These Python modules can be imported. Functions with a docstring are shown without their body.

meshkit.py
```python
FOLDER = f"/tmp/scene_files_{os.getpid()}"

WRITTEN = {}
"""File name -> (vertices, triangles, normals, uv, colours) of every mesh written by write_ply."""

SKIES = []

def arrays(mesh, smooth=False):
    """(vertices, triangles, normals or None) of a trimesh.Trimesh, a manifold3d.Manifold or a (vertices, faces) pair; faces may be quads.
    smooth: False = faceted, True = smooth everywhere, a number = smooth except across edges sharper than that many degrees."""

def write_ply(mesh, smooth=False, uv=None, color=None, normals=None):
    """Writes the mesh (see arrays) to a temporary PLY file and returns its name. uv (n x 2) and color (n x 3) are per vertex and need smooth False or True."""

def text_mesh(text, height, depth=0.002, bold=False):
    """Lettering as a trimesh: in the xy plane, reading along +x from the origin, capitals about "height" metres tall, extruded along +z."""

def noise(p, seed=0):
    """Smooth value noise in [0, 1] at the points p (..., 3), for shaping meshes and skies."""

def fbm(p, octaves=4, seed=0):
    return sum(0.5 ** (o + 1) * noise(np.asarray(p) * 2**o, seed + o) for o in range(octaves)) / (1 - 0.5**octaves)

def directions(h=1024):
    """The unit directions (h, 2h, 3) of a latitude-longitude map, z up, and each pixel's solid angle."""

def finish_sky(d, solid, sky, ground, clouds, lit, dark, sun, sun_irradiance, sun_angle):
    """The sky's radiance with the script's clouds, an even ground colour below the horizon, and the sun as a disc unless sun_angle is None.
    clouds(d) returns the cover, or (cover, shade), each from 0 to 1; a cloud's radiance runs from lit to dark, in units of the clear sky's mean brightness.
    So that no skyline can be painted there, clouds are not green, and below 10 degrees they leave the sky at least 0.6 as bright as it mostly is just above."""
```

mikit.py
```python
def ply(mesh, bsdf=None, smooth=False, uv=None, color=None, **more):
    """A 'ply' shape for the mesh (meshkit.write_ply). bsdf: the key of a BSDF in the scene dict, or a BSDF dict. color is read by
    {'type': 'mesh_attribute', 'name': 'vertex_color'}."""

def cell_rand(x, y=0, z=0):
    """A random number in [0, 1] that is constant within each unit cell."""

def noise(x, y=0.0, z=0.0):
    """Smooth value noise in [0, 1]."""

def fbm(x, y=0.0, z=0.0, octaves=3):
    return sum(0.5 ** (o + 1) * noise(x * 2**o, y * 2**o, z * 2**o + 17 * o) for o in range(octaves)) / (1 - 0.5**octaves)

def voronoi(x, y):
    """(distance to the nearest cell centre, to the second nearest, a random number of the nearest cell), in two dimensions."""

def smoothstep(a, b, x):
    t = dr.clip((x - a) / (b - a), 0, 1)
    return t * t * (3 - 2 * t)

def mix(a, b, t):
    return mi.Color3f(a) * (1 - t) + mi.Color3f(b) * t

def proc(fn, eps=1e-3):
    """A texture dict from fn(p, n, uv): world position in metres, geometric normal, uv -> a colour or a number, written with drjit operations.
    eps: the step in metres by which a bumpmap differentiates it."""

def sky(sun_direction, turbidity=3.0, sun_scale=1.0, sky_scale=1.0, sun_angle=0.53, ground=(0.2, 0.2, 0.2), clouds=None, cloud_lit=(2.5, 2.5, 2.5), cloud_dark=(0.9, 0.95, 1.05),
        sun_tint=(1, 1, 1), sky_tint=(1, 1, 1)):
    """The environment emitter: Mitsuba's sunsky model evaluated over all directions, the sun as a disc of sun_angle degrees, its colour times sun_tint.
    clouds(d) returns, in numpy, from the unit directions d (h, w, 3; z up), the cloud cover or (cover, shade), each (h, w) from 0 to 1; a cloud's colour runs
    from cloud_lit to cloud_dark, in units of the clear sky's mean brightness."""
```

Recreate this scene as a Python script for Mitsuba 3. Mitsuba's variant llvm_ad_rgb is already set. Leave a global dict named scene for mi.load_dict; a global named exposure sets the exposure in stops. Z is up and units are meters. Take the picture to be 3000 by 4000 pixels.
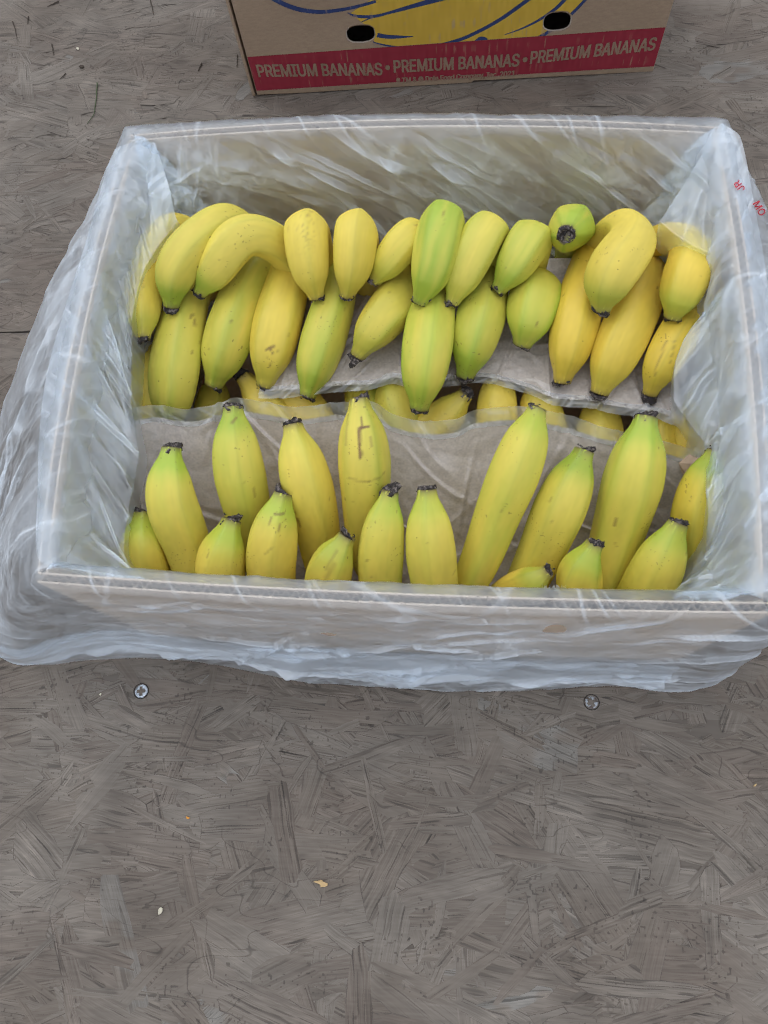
import math, numpy as np, trimesh, shapely, drjit as dr, mitsuba as mi
import mikit, meshkit
from mikit import noise, fbm, smoothstep, mix, proc
from scipy.interpolate import CubicSpline, PchipInterpolator, LinearNDInterpolator, interp1d
from scipy.spatial import Delaunay
from shapely.geometry import Polygon, LineString, box as sbox
T = mi.ScalarTransform4f
scene, labels = {}, {}

# ------------------------------------------------------------------ camera, light, exposure
CAM = np.array([0.043, -0.32385, 0.75243])
CAM_F = np.array([-0.090143, 0.317578, -0.943938])
CAM_U = np.array([-0.031931, 0.946387, 0.321452])
scene['camera'] = {'type': 'perspective', 'fov': 53.486, 'fov_axis': 'x', 'near_clip': 0.02, 'far_clip': 60.0,
    'to_world': T().look_at(origin=CAM.tolist(), target=(CAM + CAM_F).tolist(), up=CAM_U.tolist())}

def overcast(d):
    z = np.clip(d[..., 2], 0, 1)
    glow = np.clip(d @ (np.array([-.45, .35, .82]) / np.linalg.norm([-.45, .35, .82])), 0, 1) ** 6
    return np.ones_like(z), np.clip(.98 - .78 * z ** .8 - .35 * glow, 0, 1)      # overcast: dark low down, brightest overhead where the sun stands behind the cloud
scene['sky'] = mikit.sky((-0.25, 0.35, 0.9), turbidity=4, sun_scale=0.1, sun_angle=60, sun_tint=(.85, .95, 1.1), clouds=overcast,
                         cloud_lit=(3.25, 3.55, 4.0), cloud_dark=(0.36, 0.41, 0.49))
exposure = 2.2

# ------------------------------------------------------------------ helpers
def key_of(name):
    if name not in used: used[name] = 0; return name
    used[name] += 1
    return f'{name}_{used[name]:03d}'
used = {}
def add(name, mesh, bsdf, parent=None, smooth=False, label=None, cat=None, group=None, kind=None, color=None, uv=None):
    k = key_of(f'{parent}__{name}' if parent else name)
    scene[k] = mikit.ply(mesh, bsdf, smooth, uv=uv, color=color)
    tag(k, label, cat, group, kind)
    return k
def tag(k, label=None, cat=None, group=None, kind=None):
    d = {a: v for a, v in (('label', label), ('category', cat), ('group', group), ('kind', kind)) if v}
    if d: labels[k] = {**labels.get(k, {}), **d}
def thing(name, label, cat, group=None):
    k = key_of(name); tag(k, label, cat, group); return k
def grid_faces(nu, nv, closed_v=False):
    i, j = np.meshgrid(np.arange(nu - 1), np.arange(nv if closed_v else nv - 1), indexing='ij')
    j2 = (j + 1) % nv
    q = np.stack([i * nv + j, (i + 1) * nv + j, (i + 1) * nv + j2, i * nv + j2], -1).reshape(-1, 4)
    return np.vstack([q[:, [0, 1, 2]], q[:, [0, 2, 3]]])
def joined(parts):
    vs, fs, o = [], [], 0
    for v, f in parts:
        vs.append(v); fs.append(np.asarray(f) + o); o += len(v)
    return np.vstack(vs), np.vstack(fs)
def vf(m): return np.array(m.vertices), np.array(m.faces)
def facets(p, seed, jitter=.45):
    """Crumpled sheet: a piecewise linear height over a random triangulation with unit cells, about -1 to 1."""
    r = np.random.default_rng(seed)
    lo, hi = np.floor(p.min(0)) - 2, np.ceil(p.max(0)) + 2
    gx, gy = np.meshgrid(np.arange(lo[0], hi[0] + 1), np.arange(lo[1], hi[1] + 1), indexing='ij')
    q = np.stack([gx.ravel(), gy.ravel()], -1) + r.uniform(-jitter, jitter, (gx.size, 2))
    return LinearNDInterpolator(Delaunay(q), r.uniform(-1, 1, len(q)), fill_value=0)(p)
def cells(p, seed):
    """As facets, but one random value from -1 to 1 for each flat piece."""
    r = np.random.default_rng(seed)
    lo, hi = np.floor(p.min(0)) - 2, np.ceil(p.max(0)) + 2
    gx, gy = np.meshgrid(np.arange(lo[0], hi[0] + 1), np.arange(lo[1], hi[1] + 1), indexing='ij')
    D = Delaunay(np.stack([gx.ravel(), gy.ravel()], -1) + r.uniform(-.45, .45, (gx.size, 2)))
    return r.uniform(-1, 1, len(D.simplices))[D.find_simplex(p)]
def edges(p, seed, w=.10):
    """The fold lines between the pieces of facets(p, seed): 1 on a line, 0 away from it; about half of the lines show."""
    r = np.random.default_rng(seed)
    lo, hi = np.floor(p.min(0)) - 2, np.ceil(p.max(0)) + 2
    gx, gy = np.meshgrid(np.arange(lo[0], hi[0] + 1), np.arange(lo[1], hi[1] + 1), indexing='ij')
    D = Delaunay(np.stack([gx.ravel(), gy.ravel()], -1) + r.uniform(-.45, .45, (gx.size, 2)))
    k = D.find_simplex(p); X = D.transform[k]
    b = np.einsum('nij,nj->ni', X[:, :2], p - X[:, 2]); b = np.c_[b, 1 - b.sum(1)]
    vert = D.simplices[k]; out = np.zeros(len(p))
    for i, (u, v) in enumerate(((1, 2), (0, 2), (0, 1))):
        a, c = np.minimum(vert[:, u], vert[:, v]), np.maximum(vert[:, u], vert[:, v])
        h = ((a * 73856093) ^ (c * 19349663)) % 1000 / 1000.
        out = np.maximum(out, np.clip(1 - b[:, i] / w, 0, 1) * np.clip(1.7 * h - .55, 0, 1))
    return out
def rot2(p, deg):
    a = math.radians(deg); c, s = math.cos(a), math.sin(a)
    return np.stack([p[:, 0] * c + p[:, 1] * s, -p[:, 0] * s + p[:, 1] * c], -1)
def creases(p, seed, n, length, width, direction, spread, amp, region=None):
    """Sum of sharp tent-like fold lines scattered over the sheet p (metres)."""
    r = np.random.default_rng(seed); out = np.zeros(len(p)); lo, hi = (p.min(0), p.max(0)) if region is None else region
    for _ in range(n):
        c = r.uniform(lo, hi); L = length * r.uniform(.5, 1.5); w = width * r.uniform(.5, 1.6)
        q = rot2(p - c, direction + r.normal(0, spread))
        m = (np.abs(q[:, 0]) < L) & (np.abs(q[:, 1]) < w * 3)
        x, y = q[m, 0] / L, q[m, 1] / w + .25 * np.sin(q[m, 0] / L * 3 + r.uniform(0, 6))
        out[m] += amp * r.uniform(.4, 1.2) * (1 - x * x) * (np.maximum(0, 1 - np.abs(y)) - .3 * np.maximum(0, 1 - np.abs(y + 1.4)))
    return out

# ------------------------------------------------------------------ materials
def principled(base, rough=.8, spec=.3, bump=None, scale=1.0, eps=5e-4, **more):
    m = {'type': 'principled', 'base_color': base if isinstance(base, dict) else {'type': 'rgb', 'value': list(base)}, 'roughness': rough, 'specular': spec, **more}
    if bump is not None: m = {'type': 'bumpmap', 'arbitrary': proc(bump, eps), 'scale': scale, 'bsdf': m}
    return {'type': 'twosided', 'bsdf': m}

def flake_colour(p, n, uv):
    fid = dr.floor(uv.y); a = (uv.y - fid - .5) / 8.0; u = uv.x
    r1, r2, r3 = mikit.cell_rand(fid, 3, 1), mikit.cell_rand(fid, 5, 2), mikit.cell_rand(fid, 7, 4)
    wob = a + .0034 * noise(u * 17, fid * 3.7) + .0010 * noise(u * 70, fid * 1.9)
    g1 = noise(u * 22 + fid * 9.1, wob * 560)
    g2 = noise(u * 60 + fid * 5.3, wob * 1500, 3.0)
    g3 = noise(u * 9 + fid * 2.1, wob * 210, 8.0)
    w0 = fbm(p.x * 9 + 3., p.y * 13, 6.0)
    base = mix((.130, .104, .083), (.166, .140, .116), smoothstep(.22, .78, .22 * r1 + .78 * w0))
    base = mix(base, mi.Color3f(.120, .092, .074), .45 * smoothstep(.45, .8, .5 * r2 + .5 * noise(p.x * 16, p.y * 22, 31.)))
    base = mix(base, mi.Color3f(.198, .188, .170), .5 * smoothstep(.982, .995, r3) * smoothstep(.25, .6, noise(p.x * 60, p.y * 80, 5.)))
    w = fbm(p.x * 26, p.y * 34, 2.0)
    gs = .35 + .9 * mikit.cell_rand(fid, 11, 6)
    fib = noise(p.x * 90 + 2. * noise(p.x * 30, p.y * 30, 1.), p.y * 620, 14.)               # weathered fibres, all over
    base = base * (.78 + .42 * w) * (1 + gs * (.26 * g1 + .14 * g3 - .20)) * (1 + gs * (.34 * g2 - .17)) * (.92 + .16 * fib)
    crack = smoothstep(.66, .80, g1) * smoothstep(.40, .58, noise(u * 30 + fid * 4.4, wob * 240, 5.0))
    fine = smoothstep(.70, .82, noise(u * 34 + fid, wob * 1250, 11.0)) * smoothstep(.45, .7, g3)
    wx = p.x + .02 * noise(p.x * 22, p.y * 22, 3.); wy = p.y + .016 * noise(p.x * 26, p.y * 26, 7.)
    split = smoothstep(.014, .0, dr.abs(noise(wx * 22, wy * 75, 21.) - .5)) * smoothstep(.52, .66, noise(p.x * 13, p.y * 19, 17.))   # long splits across strands
    base = base * (1 - .40 * crack * dr.minimum(gs, 1)) * (1 - .44 * fine * dr.minimum(gs + .2, 1)) * (1 - .40 * split)
    speck = smoothstep(.80, .9, noise(p.x * 420, p.y * 420, 4.0)) * smoothstep(.5, .75, noise(p.x * 36, p.y * 36, 9.0))
    return base * (1 - .4 * speck)
def flake_height(p, n, uv):
    fid = dr.floor(uv.y); a = (uv.y - fid - .5) / 8.0; u = uv.x
    wob = a + .0034 * noise(u * 17, fid * 3.7) + .0010 * noise(u * 70, fid * 1.9)
    g1 = noise(u * 22 + fid * 9.1, wob * 560)
    return -.6 * smoothstep(.66, .86, g1) + .4 * noise(u * 60 + fid * 5.3, wob * 1500, 3.0) + .3 * noise(p.x * 300, p.y * 300, 2.)
scene['strand_wood'] = principled(proc(flake_colour), .78, .25, flake_height, .0009, 4e-4)
def board_base(p, n, uv):
    q = p.y + .02 * noise(p.x * 8, p.y * 8, 1.)
    s = voronoi_strand(p.x * 9, q * 34)
    return mix((.085, .069, .056), (.160, .134, .112), .5 * s + .3 * fbm(p.x * 9, p.y * 13, 6.) + .2 * noise(p.x * 30, q * 420, 2.))
def voronoi_strand(x, y):
    a, b, c = mikit.voronoi(x, y); return c
scene['board_base'] = principled(proc(board_base), .8, .2)
scene['joint_shade'] = principled(proc(lambda p, n, uv: mix((.075, .062, .052), (.118, .100, .085), noise(p.x * 160, p.y * 160, 1.0))), .95, .1)  # shade between the strands, painted as a darker brown

def card(p, n, uv):
    f = noise(p.x * 900, p.y * 900, p.z * 900) * .5 + noise(p.x * 240, p.y * 240, p.z * 500) * .5
    w = fbm(p.x * 14, p.y * 14, p.z * 14)
    return mix((.265, .185, .125), (.345, .248, .172), w) * (.86 + .28 * f)
scene['cardboard'] = principled(proc(card), .85, .2)
def pale_card(p, n, uv): return card(p, n, uv) * mi.Color3f(1.6, 1.68, 1.75)
scene['carton_board'] = principled(proc(pale_card), .85, .2)
def flute(p, n, uv): return mix((.26, .19, .135), (.36, .27, .20), noise(p.x * 500, p.y * 500, p.z * 90))
scene['flute_board'] = principled(proc(flute), .9, .1)
def kraft(p, n, uv):
    f = noise(p.x * 700, p.y * 700, p.z * 700); g = noise(p.x * 160, p.y * 260, p.z * 200)
    return mix((.375, .322, .285), (.52, .455, .405), .6 * fbm(p.x * 30, p.y * 30, p.z * 30) + .4 * g) * (.86 + .28 * f)
scene['kraft_paper'] = principled(proc(kraft), .38, .5, clearcoat=.5, clearcoat_gloss=.8)
scene['brown_kraft'] = principled(proc(lambda p, n, uv: mix((.36, .255, .175), (.43, .31, .22), noise(p.x * 500, p.y * 500, p.z * 500))), .85, .2)

def milk(p, n, uv):
    # uv.x: how far the film stands off what lies under it (0 clings and looks clear, 1 loose and milky), plus painted sky sheen per flat piece; uv.y: fold lines whitened to paint glints
    j = .10 * (noise(p.x * 420, p.y * 420, p.z * 420) - .5) + .16 * (noise(p.x * 60, p.y * 60, p.z * 60) - .5)
    return dr.clip(.93 - .38 * dr.clip(uv.x + j, 0, 1) - .55 * uv.y, .10, .95)
scene['film'] = {'type': 'principledthin', 'base_color': {'type': 'rgb', 'value': [.90, .948, .995]}, 'roughness': .10, 'spec_trans': proc(milk), 'eta': 1.75, 'diff_trans': .6}
scene['sheet_film'] = {'type': 'principledthin', 'base_color': {'type': 'rgb', 'value': [.92, .94, .96]}, 'roughness': .13, 'spec_trans': proc(milk), 'eta': 1.55, 'diff_trans': .9}

def bumpy(p, n, uv):
    return noise(p.x * 260, p.y * 260, p.z * 260) + .5 * noise(p.x * 700, p.y * 700, p.z * 700)
peel = {'type': 'principled', 'base_color': {'type': 'mesh_attribute', 'name': 'vertex_color'}, 'roughness': .46, 'specular': .38}
def freckle(p, n, uv):
    a = smoothstep(.80, .86, noise(p.x * 620, p.y * 620, p.z * 620)) * smoothstep(.66, .80, noise(p.x * 55, p.y * 55, p.z * 55 + 7.))
    b = smoothstep(.90, .94, noise(p.x * 330, p.y * 330, p.z * 330 + 9.)) * smoothstep(.6, .7, noise(p.x * 40, p.y * 40, p.z * 40 + 2.))
    return dr.clip(.42 * a + .5 * b, 0, .6)
scene['peel'] = {'type': 'twosided', 'bsdf': {'type': 'bumpmap', 'arbitrary': proc(bumpy, 6e-4), 'scale': .00016,
    'bsdf': {'type': 'blendbsdf', 'weight': proc(freckle), 'a': peel, 'b': {'type': 'principled', 'base_color': {'type': 'rgb', 'value': [.12, .06, .02]}, 'roughness': .7}}}}
def char(p, n, uv):
    a = noise(p.x * 800, p.y * 800, p.z * 800); b = noise(p.x * 350, p.y * 350, p.z * 350)
    return mix((.030, .024, .023), (.20, .165, .15), smoothstep(.45, .8, .5 * a + .5 * b))
scene['dried_tip'] = principled(proc(char), .75, .3, lambda p, n, uv: noise(p.x * 900, p.y * 900, p.z * 900), .0008, 3e-4)

def ribs(p, n, uv): return .5 + .5 * dr.sin(p.x * (2 * math.pi / .0074) + 1.2 * noise(p.x * 20, p.z * 20, 3.))
scene['print_card'] = principled(proc(card), .85, .2, ribs, .0006, 8e-4)
def worn(dark, light, miss):
    def fn(p, n, uv):
        s = noise(p.x * 300, p.y * 300, p.z * 45); w = fbm(p.x * 30, p.y * 30, p.z * 30)
        c = mix(dark, light, .6 * s + .4 * w)
        return mix(c, mi.Color3f(.36, .26, .17), miss * smoothstep(.66, .84, noise(p.x * 420, p.y * 420, p.z * 60 + 4.)) * smoothstep(.4, .7, w))
    return fn
scene['red_ink'] = principled(proc(worn((.215, .017, .030), (.28, .030, .045), .35)), .7, .25, ribs, .0006, 8e-4)
scene['yellow_ink'] = principled(proc(worn((.47, .30, .035), (.58, .38, .06), .6)), .75, .2, ribs, .0006, 8e-4)
scene['blue_ink'] = principled(proc(worn((.022, .034, .10), (.04, .06, .16), .5)), .7, .25)
scene['film_ink'] = principled((.42, .02, .035), .5, .4)
def zinc(p, n, uv):
    return mix((.16, .17, .18), (.55, .58, .62), smoothstep(.3, .65, fbm(p.x * 420, p.y * 420, p.z * 420)))
scene['zinc'] = principled(proc(zinc), .5, .5, metallic=.45)
scene['dull_zinc'] = principled(proc(lambda p, n, uv: mix((.10, .075, .065), (.36, .38, .40), smoothstep(.30, .55, fbm(p.x * 380, p.y * 380, 2.)))), .6, .4, metallic=.3)
scene['recess'] = principled((.02, .018, .017), .9, .1)
scene['fresh_wood'] = principled((.47, .32, .16), .8, .2)
scene['pale_crumb'] = principled((.48, .43, .33), .8, .2)
scene['orange_crumb'] = principled((.55, .24, .05), .8, .2)
scene['twig_bark'] = principled((.055, .042, .032), .85, .2)
scene['dry_grass'] = principled((.06, .075, .035), .7, .3)

# ------------------------------------------------------------------ floor: two weathered strand boards with a joint between them
SEAM0, SEAM1 = np.array([-0.50005, 0.13909]), np.array([-0.39495, 0.14413])
sd = (SEAM1 - SEAM0) / np.linalg.norm(SEAM1 - SEAM0); sn = np.array([-sd[1], sd[0]])
X0, X1, Y0, Y1 = -4.0, 4.0, -4.0, 4.0
def seam_y(x): return SEAM0[1] + (x - SEAM0[0]) * sd[1] / sd[0]
labels['floor'] = {'kind': 'structure', 'label': 'weathered grey brown strand board floor under both cartons', 'category': 'floor'}
def slab(poly, z0, z1):
    m = trimesh.creation.extrude_polygon(Polygon(poly), z1 - z0); m.apply_translation([0, 0, z0]); return m
gap = .0008
add('panel', slab([(X0, Y0), (X1, Y0), (X1, seam_y(X1) - gap), (X0, seam_y(X0) - gap)], -.018, -.0014), 'board_base', 'floor')
add('panel', slab([(X0, seam_y(X0) + gap), (X1, seam_y(X1) + gap), (X1, Y1), (X0, Y1)], -.018, -.0014), 'board_base', 'floor')
def make_flakes():
    r = np.random.default_rng(11)
    V, F, UV, DV, DF = [], [], [], [], []
    nv = nd = 0; NU, NA = 9, 4
    f = grid_faces(NU, NA)
    region = (-.85, .70, -.80, .95)
    sizes = [(6600, .05, .13, .010, .036), (3400, .03, .09, .005, .014), (900, .012, .045, .0015, .004)]
    total = sum(s[0] for s in sizes); fid = 0
    order = np.concatenate([np.full(s[0], i) for i, s in enumerate(sizes)])
    rank = np.argsort(np.argsort(r.random(total) + order * .12))
    for k in range(total):
        n_, l0, l1, w0, w1 = sizes[order[k]]
        L, W = r.uniform(l0, l1), r.uniform(w0, w1)
        c = np.array([r.uniform(region[0], region[1]), r.uniform(region[2], region[3])])
        up = c[1] > seam_y(c[0])
        ang = r.normal(0, .30) if r.random() < (.62 if not up else .8) else r.uniform(-math.pi / 2, math.pi / 2)
        t = np.linspace(-.5, .5, NU)[:, None]; a = np.linspace(-.5, .5, NA)[None, :]
        taper = 1 - r.uniform(0, .5) * np.abs(2 * t) ** 3
        x = t * L + (np.abs(2 * t) ** 6) * r.normal(0, .10, (1, NA)) * min(L, .05) + r.normal(0, L * .008, (NU, NA))
        side = np.cumsum(r.normal(0, .07, (NU, 2)), 0)
        y = a * W * taper + np.where(a < 0, side[:, :1], side[:, 1:]) * np.abs(2 * a) * W * .8 + r.normal(0, .25) * W * (2 * t) ** 2
        z = -.0011 + .0011 * rank[k] / total + 0 * x + r.uniform(-.0001, .0001) * (2 * t)
        ca, sa = math.cos(ang), math.sin(ang)
        P = np.stack([c[0] + x * ca - y * sa, c[1] + x * sa + y * ca, z], -1).reshape(-1, 3)
        d = (P[:, :2] - SEAM0) @ sn
        P[:, :2] -= np.outer(np.minimum(d - gap, 0) if up else np.maximum(d + gap, 0), sn)
        V.append(P); F.append(f + nv); nv += len(P)
        UV.append(np.stack([(x + r.uniform(0, 50)).ravel(), (fid + .5 + np.clip(y * 8, -.45, .45)).ravel()], -1)); fid += 1
        if order[k] < 2 and r.random() < .40:                     # dark outline under this strand paints the joint shade its relief cannot cast
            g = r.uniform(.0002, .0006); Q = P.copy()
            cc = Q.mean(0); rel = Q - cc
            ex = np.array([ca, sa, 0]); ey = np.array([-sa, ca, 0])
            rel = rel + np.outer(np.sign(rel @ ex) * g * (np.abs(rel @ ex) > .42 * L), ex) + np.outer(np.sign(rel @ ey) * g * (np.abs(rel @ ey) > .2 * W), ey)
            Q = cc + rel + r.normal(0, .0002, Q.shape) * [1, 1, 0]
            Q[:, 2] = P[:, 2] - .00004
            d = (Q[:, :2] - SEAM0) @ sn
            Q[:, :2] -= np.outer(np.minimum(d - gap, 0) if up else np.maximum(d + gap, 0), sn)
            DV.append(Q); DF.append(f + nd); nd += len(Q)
    add('wood_strands', (np.vstack(V), np.vstack(F)), 'strand_wood', 'floor', kind='stuff', uv=np.vstack(UV))
    add('joint_shade', (np.vstack(DV), np.vstack(DF)), 'joint_shade', 'floor', kind='stuff')
make_flakes()

# ------------------------------------------------------------------ the open carton
HW, HD, H = .2595, .206, .2267
def warp(p):
    """Filled walls bulge: the same bulge for cardboard and film."""
    p = np.array(p, float); x, y, z = p[:, 0] / HW, p[:, 1] / HD, np.clip(p[:, 2] / H, 0, 1)
    bx = np.where(x < 0, .013 + .052 * z * (1 - z), .010 + .06 * z * (1 - z))
    by = np.where(y < 0, .005, .014) + .02 * z * (1 - z)
    q = p.copy()
    q[:, 0] += bx * np.sign(x) * np.clip(np.abs(x), 0, 1) ** 3 * np.clip(1 - y * y, 0, 1)
    q[:, 1] -= .004 * np.clip(-y, 0, 1) ** 3
    q[:, 1] += by * np.sign(y) * np.clip(np.abs(y), 0, 1) ** 3 * np.clip(1 - x * x, 0, 1)
    return q
def liner_board(a0, a1, n0, n1, z0, z1, na=60, nz=10):
    """A thin slab along a wall, fine enough to bend."""
    a = np.linspace(a0, a1, na); z = np.linspace(z0, z1, nz)
    ring = np.array([(n0, k) for k in z] + [(n1, k) for k in z[::-1]])
    v = np.stack([np.repeat(a, len(ring)), np.tile(ring[:, 0], na), np.tile(ring[:, 1], na)], -1)
    f = grid_faces(na, len(ring), True)
    caps = []
    for i in (0, na - 1):
        o = i * len(ring)
        for k in range(nz - 1):
            q = [o + k, o + k + 1, o + 2 * nz - 2 - k, o + 2 * nz - 1 - k]
            q = q if i == 0 else q[::-1]
            caps += [[q[0], q[1], q[2]], [q[0], q[2], q[3]]]
    return v, np.vstack([f, caps])
def fluting(a0, a1, n0, n1, z0, z1, pitch=.0072):
    m = int((a1 - a0) / pitch * 10); a = np.linspace(a0, a1, m)
    mid, amp = (n0 + n1) / 2, (n1 - n0) / 2
    n = mid + amp * np.sin(2 * math.pi * a / pitch)
    z = np.linspace(z0, z1, 6); v = []
    for off in (-.00045, .00045):
        v.append(np.stack(np.broadcast_arrays(a[:, None], n[:, None] + off, z[None, :]), -1).reshape(-1, 3))
    f = grid_faces(m, 6)
    top = []
    for i in range(m - 1):
        p, q = i * 6 + 5, (i + 1) * 6 + 5; o = m * 6
        top += [[p, q, q + o], [p, q + o, p + o]]
    return np.vstack(v), np.vstack([f, f[:, ::-1] + m * 6, top])
def place_wall(v, side):
    a, n, z = v.T
    p = {'front': (a, -HD - n, z), 'back': (-a, HD + n, z), 'left': (-HW - n, -a, z), 'right': (HW + n, a, z)}[side]
    return warp(np.stack(p, -1))
carton = thing('banana_carton', 'open cardboard carton of bananas lined with translucent plastic film in the middle', 'carton')
for side, hl in (('front', HW), ('back', HW), ('left', HD - .0075), ('right', HD - .0075)):
    wl = joined([(place_wall(v, side), f) for v, f in (liner_board(-hl, hl, -.0012, 0, .002, H), liner_board(-hl, hl, -.0074, -.0062, .002, H))])
    w = add('side_panel', wl, 'carton_board', carton)
    v, f = fluting(-hl + .001, hl - .001, -.0062, -.0012, .004, H - .0006)
    add('fluting', (place_wall(v, side), f), 'flute_board', w)
bt = trimesh.creation.box([2 * HW - .016, 2 * HD - .016, .005]); bt.apply_translation([0, 0, .0055])
add('bottom_panel', bt, 'carton_board', carton)

# ------------------------------------------------------------------ the plastic bag that lines the carton and hangs over its walls
SL = [2 * HD, 2 * HW, 2 * HD, 2 * HW]; SO = np.cumsum([0] + SL); PER = SO[-1]      # right, back, left, front; starts at the right front corner
RC = .016
def rim_base(s):
    """Point and outward normal on the carton's rounded outline."""
    s = np.mod(s, PER); k = np.clip(np.searchsorted(SO, s, side='right') - 1, 0, 3); f = s - SO[k]
    c0 = np.array([[HW, -HD], [HW, HD], [-HW, HD], [-HW, -HD]])[k]
    dr_ = np.array([[0, 1], [-1, 0], [0, -1], [1, 0]])[k]
    nn = np.array([[1, 0], [0, 1], [-1, 0], [0, -1]])[k]
    return c0 + dr_ * f[:, None], nn
ss = np.linspace(0, PER, 4001)[:-1]
bp, bn = rim_base(ss)
def smooth_loop(a, n): 
    k = np.hanning(n); k /= k.sum(); m = n
    return np.stack([np.convolve(np.r_[a[-m:, i], a[:, i], a[:m, i]], k, 'same')[m:-m] for i in range(a.shape[1])], -1)
bp_s, bn_s = smooth_loop(bp, 71), smooth_loop(bn, 91)
bn_s /= np.linalg.norm(bn_s, axis=1, keepdims=True)
bp_s = bp_s + (bn_s * np.maximum(0, ((bp - bp_s) * bn_s).sum(1))[:, None])           # keep outside the corner
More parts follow.
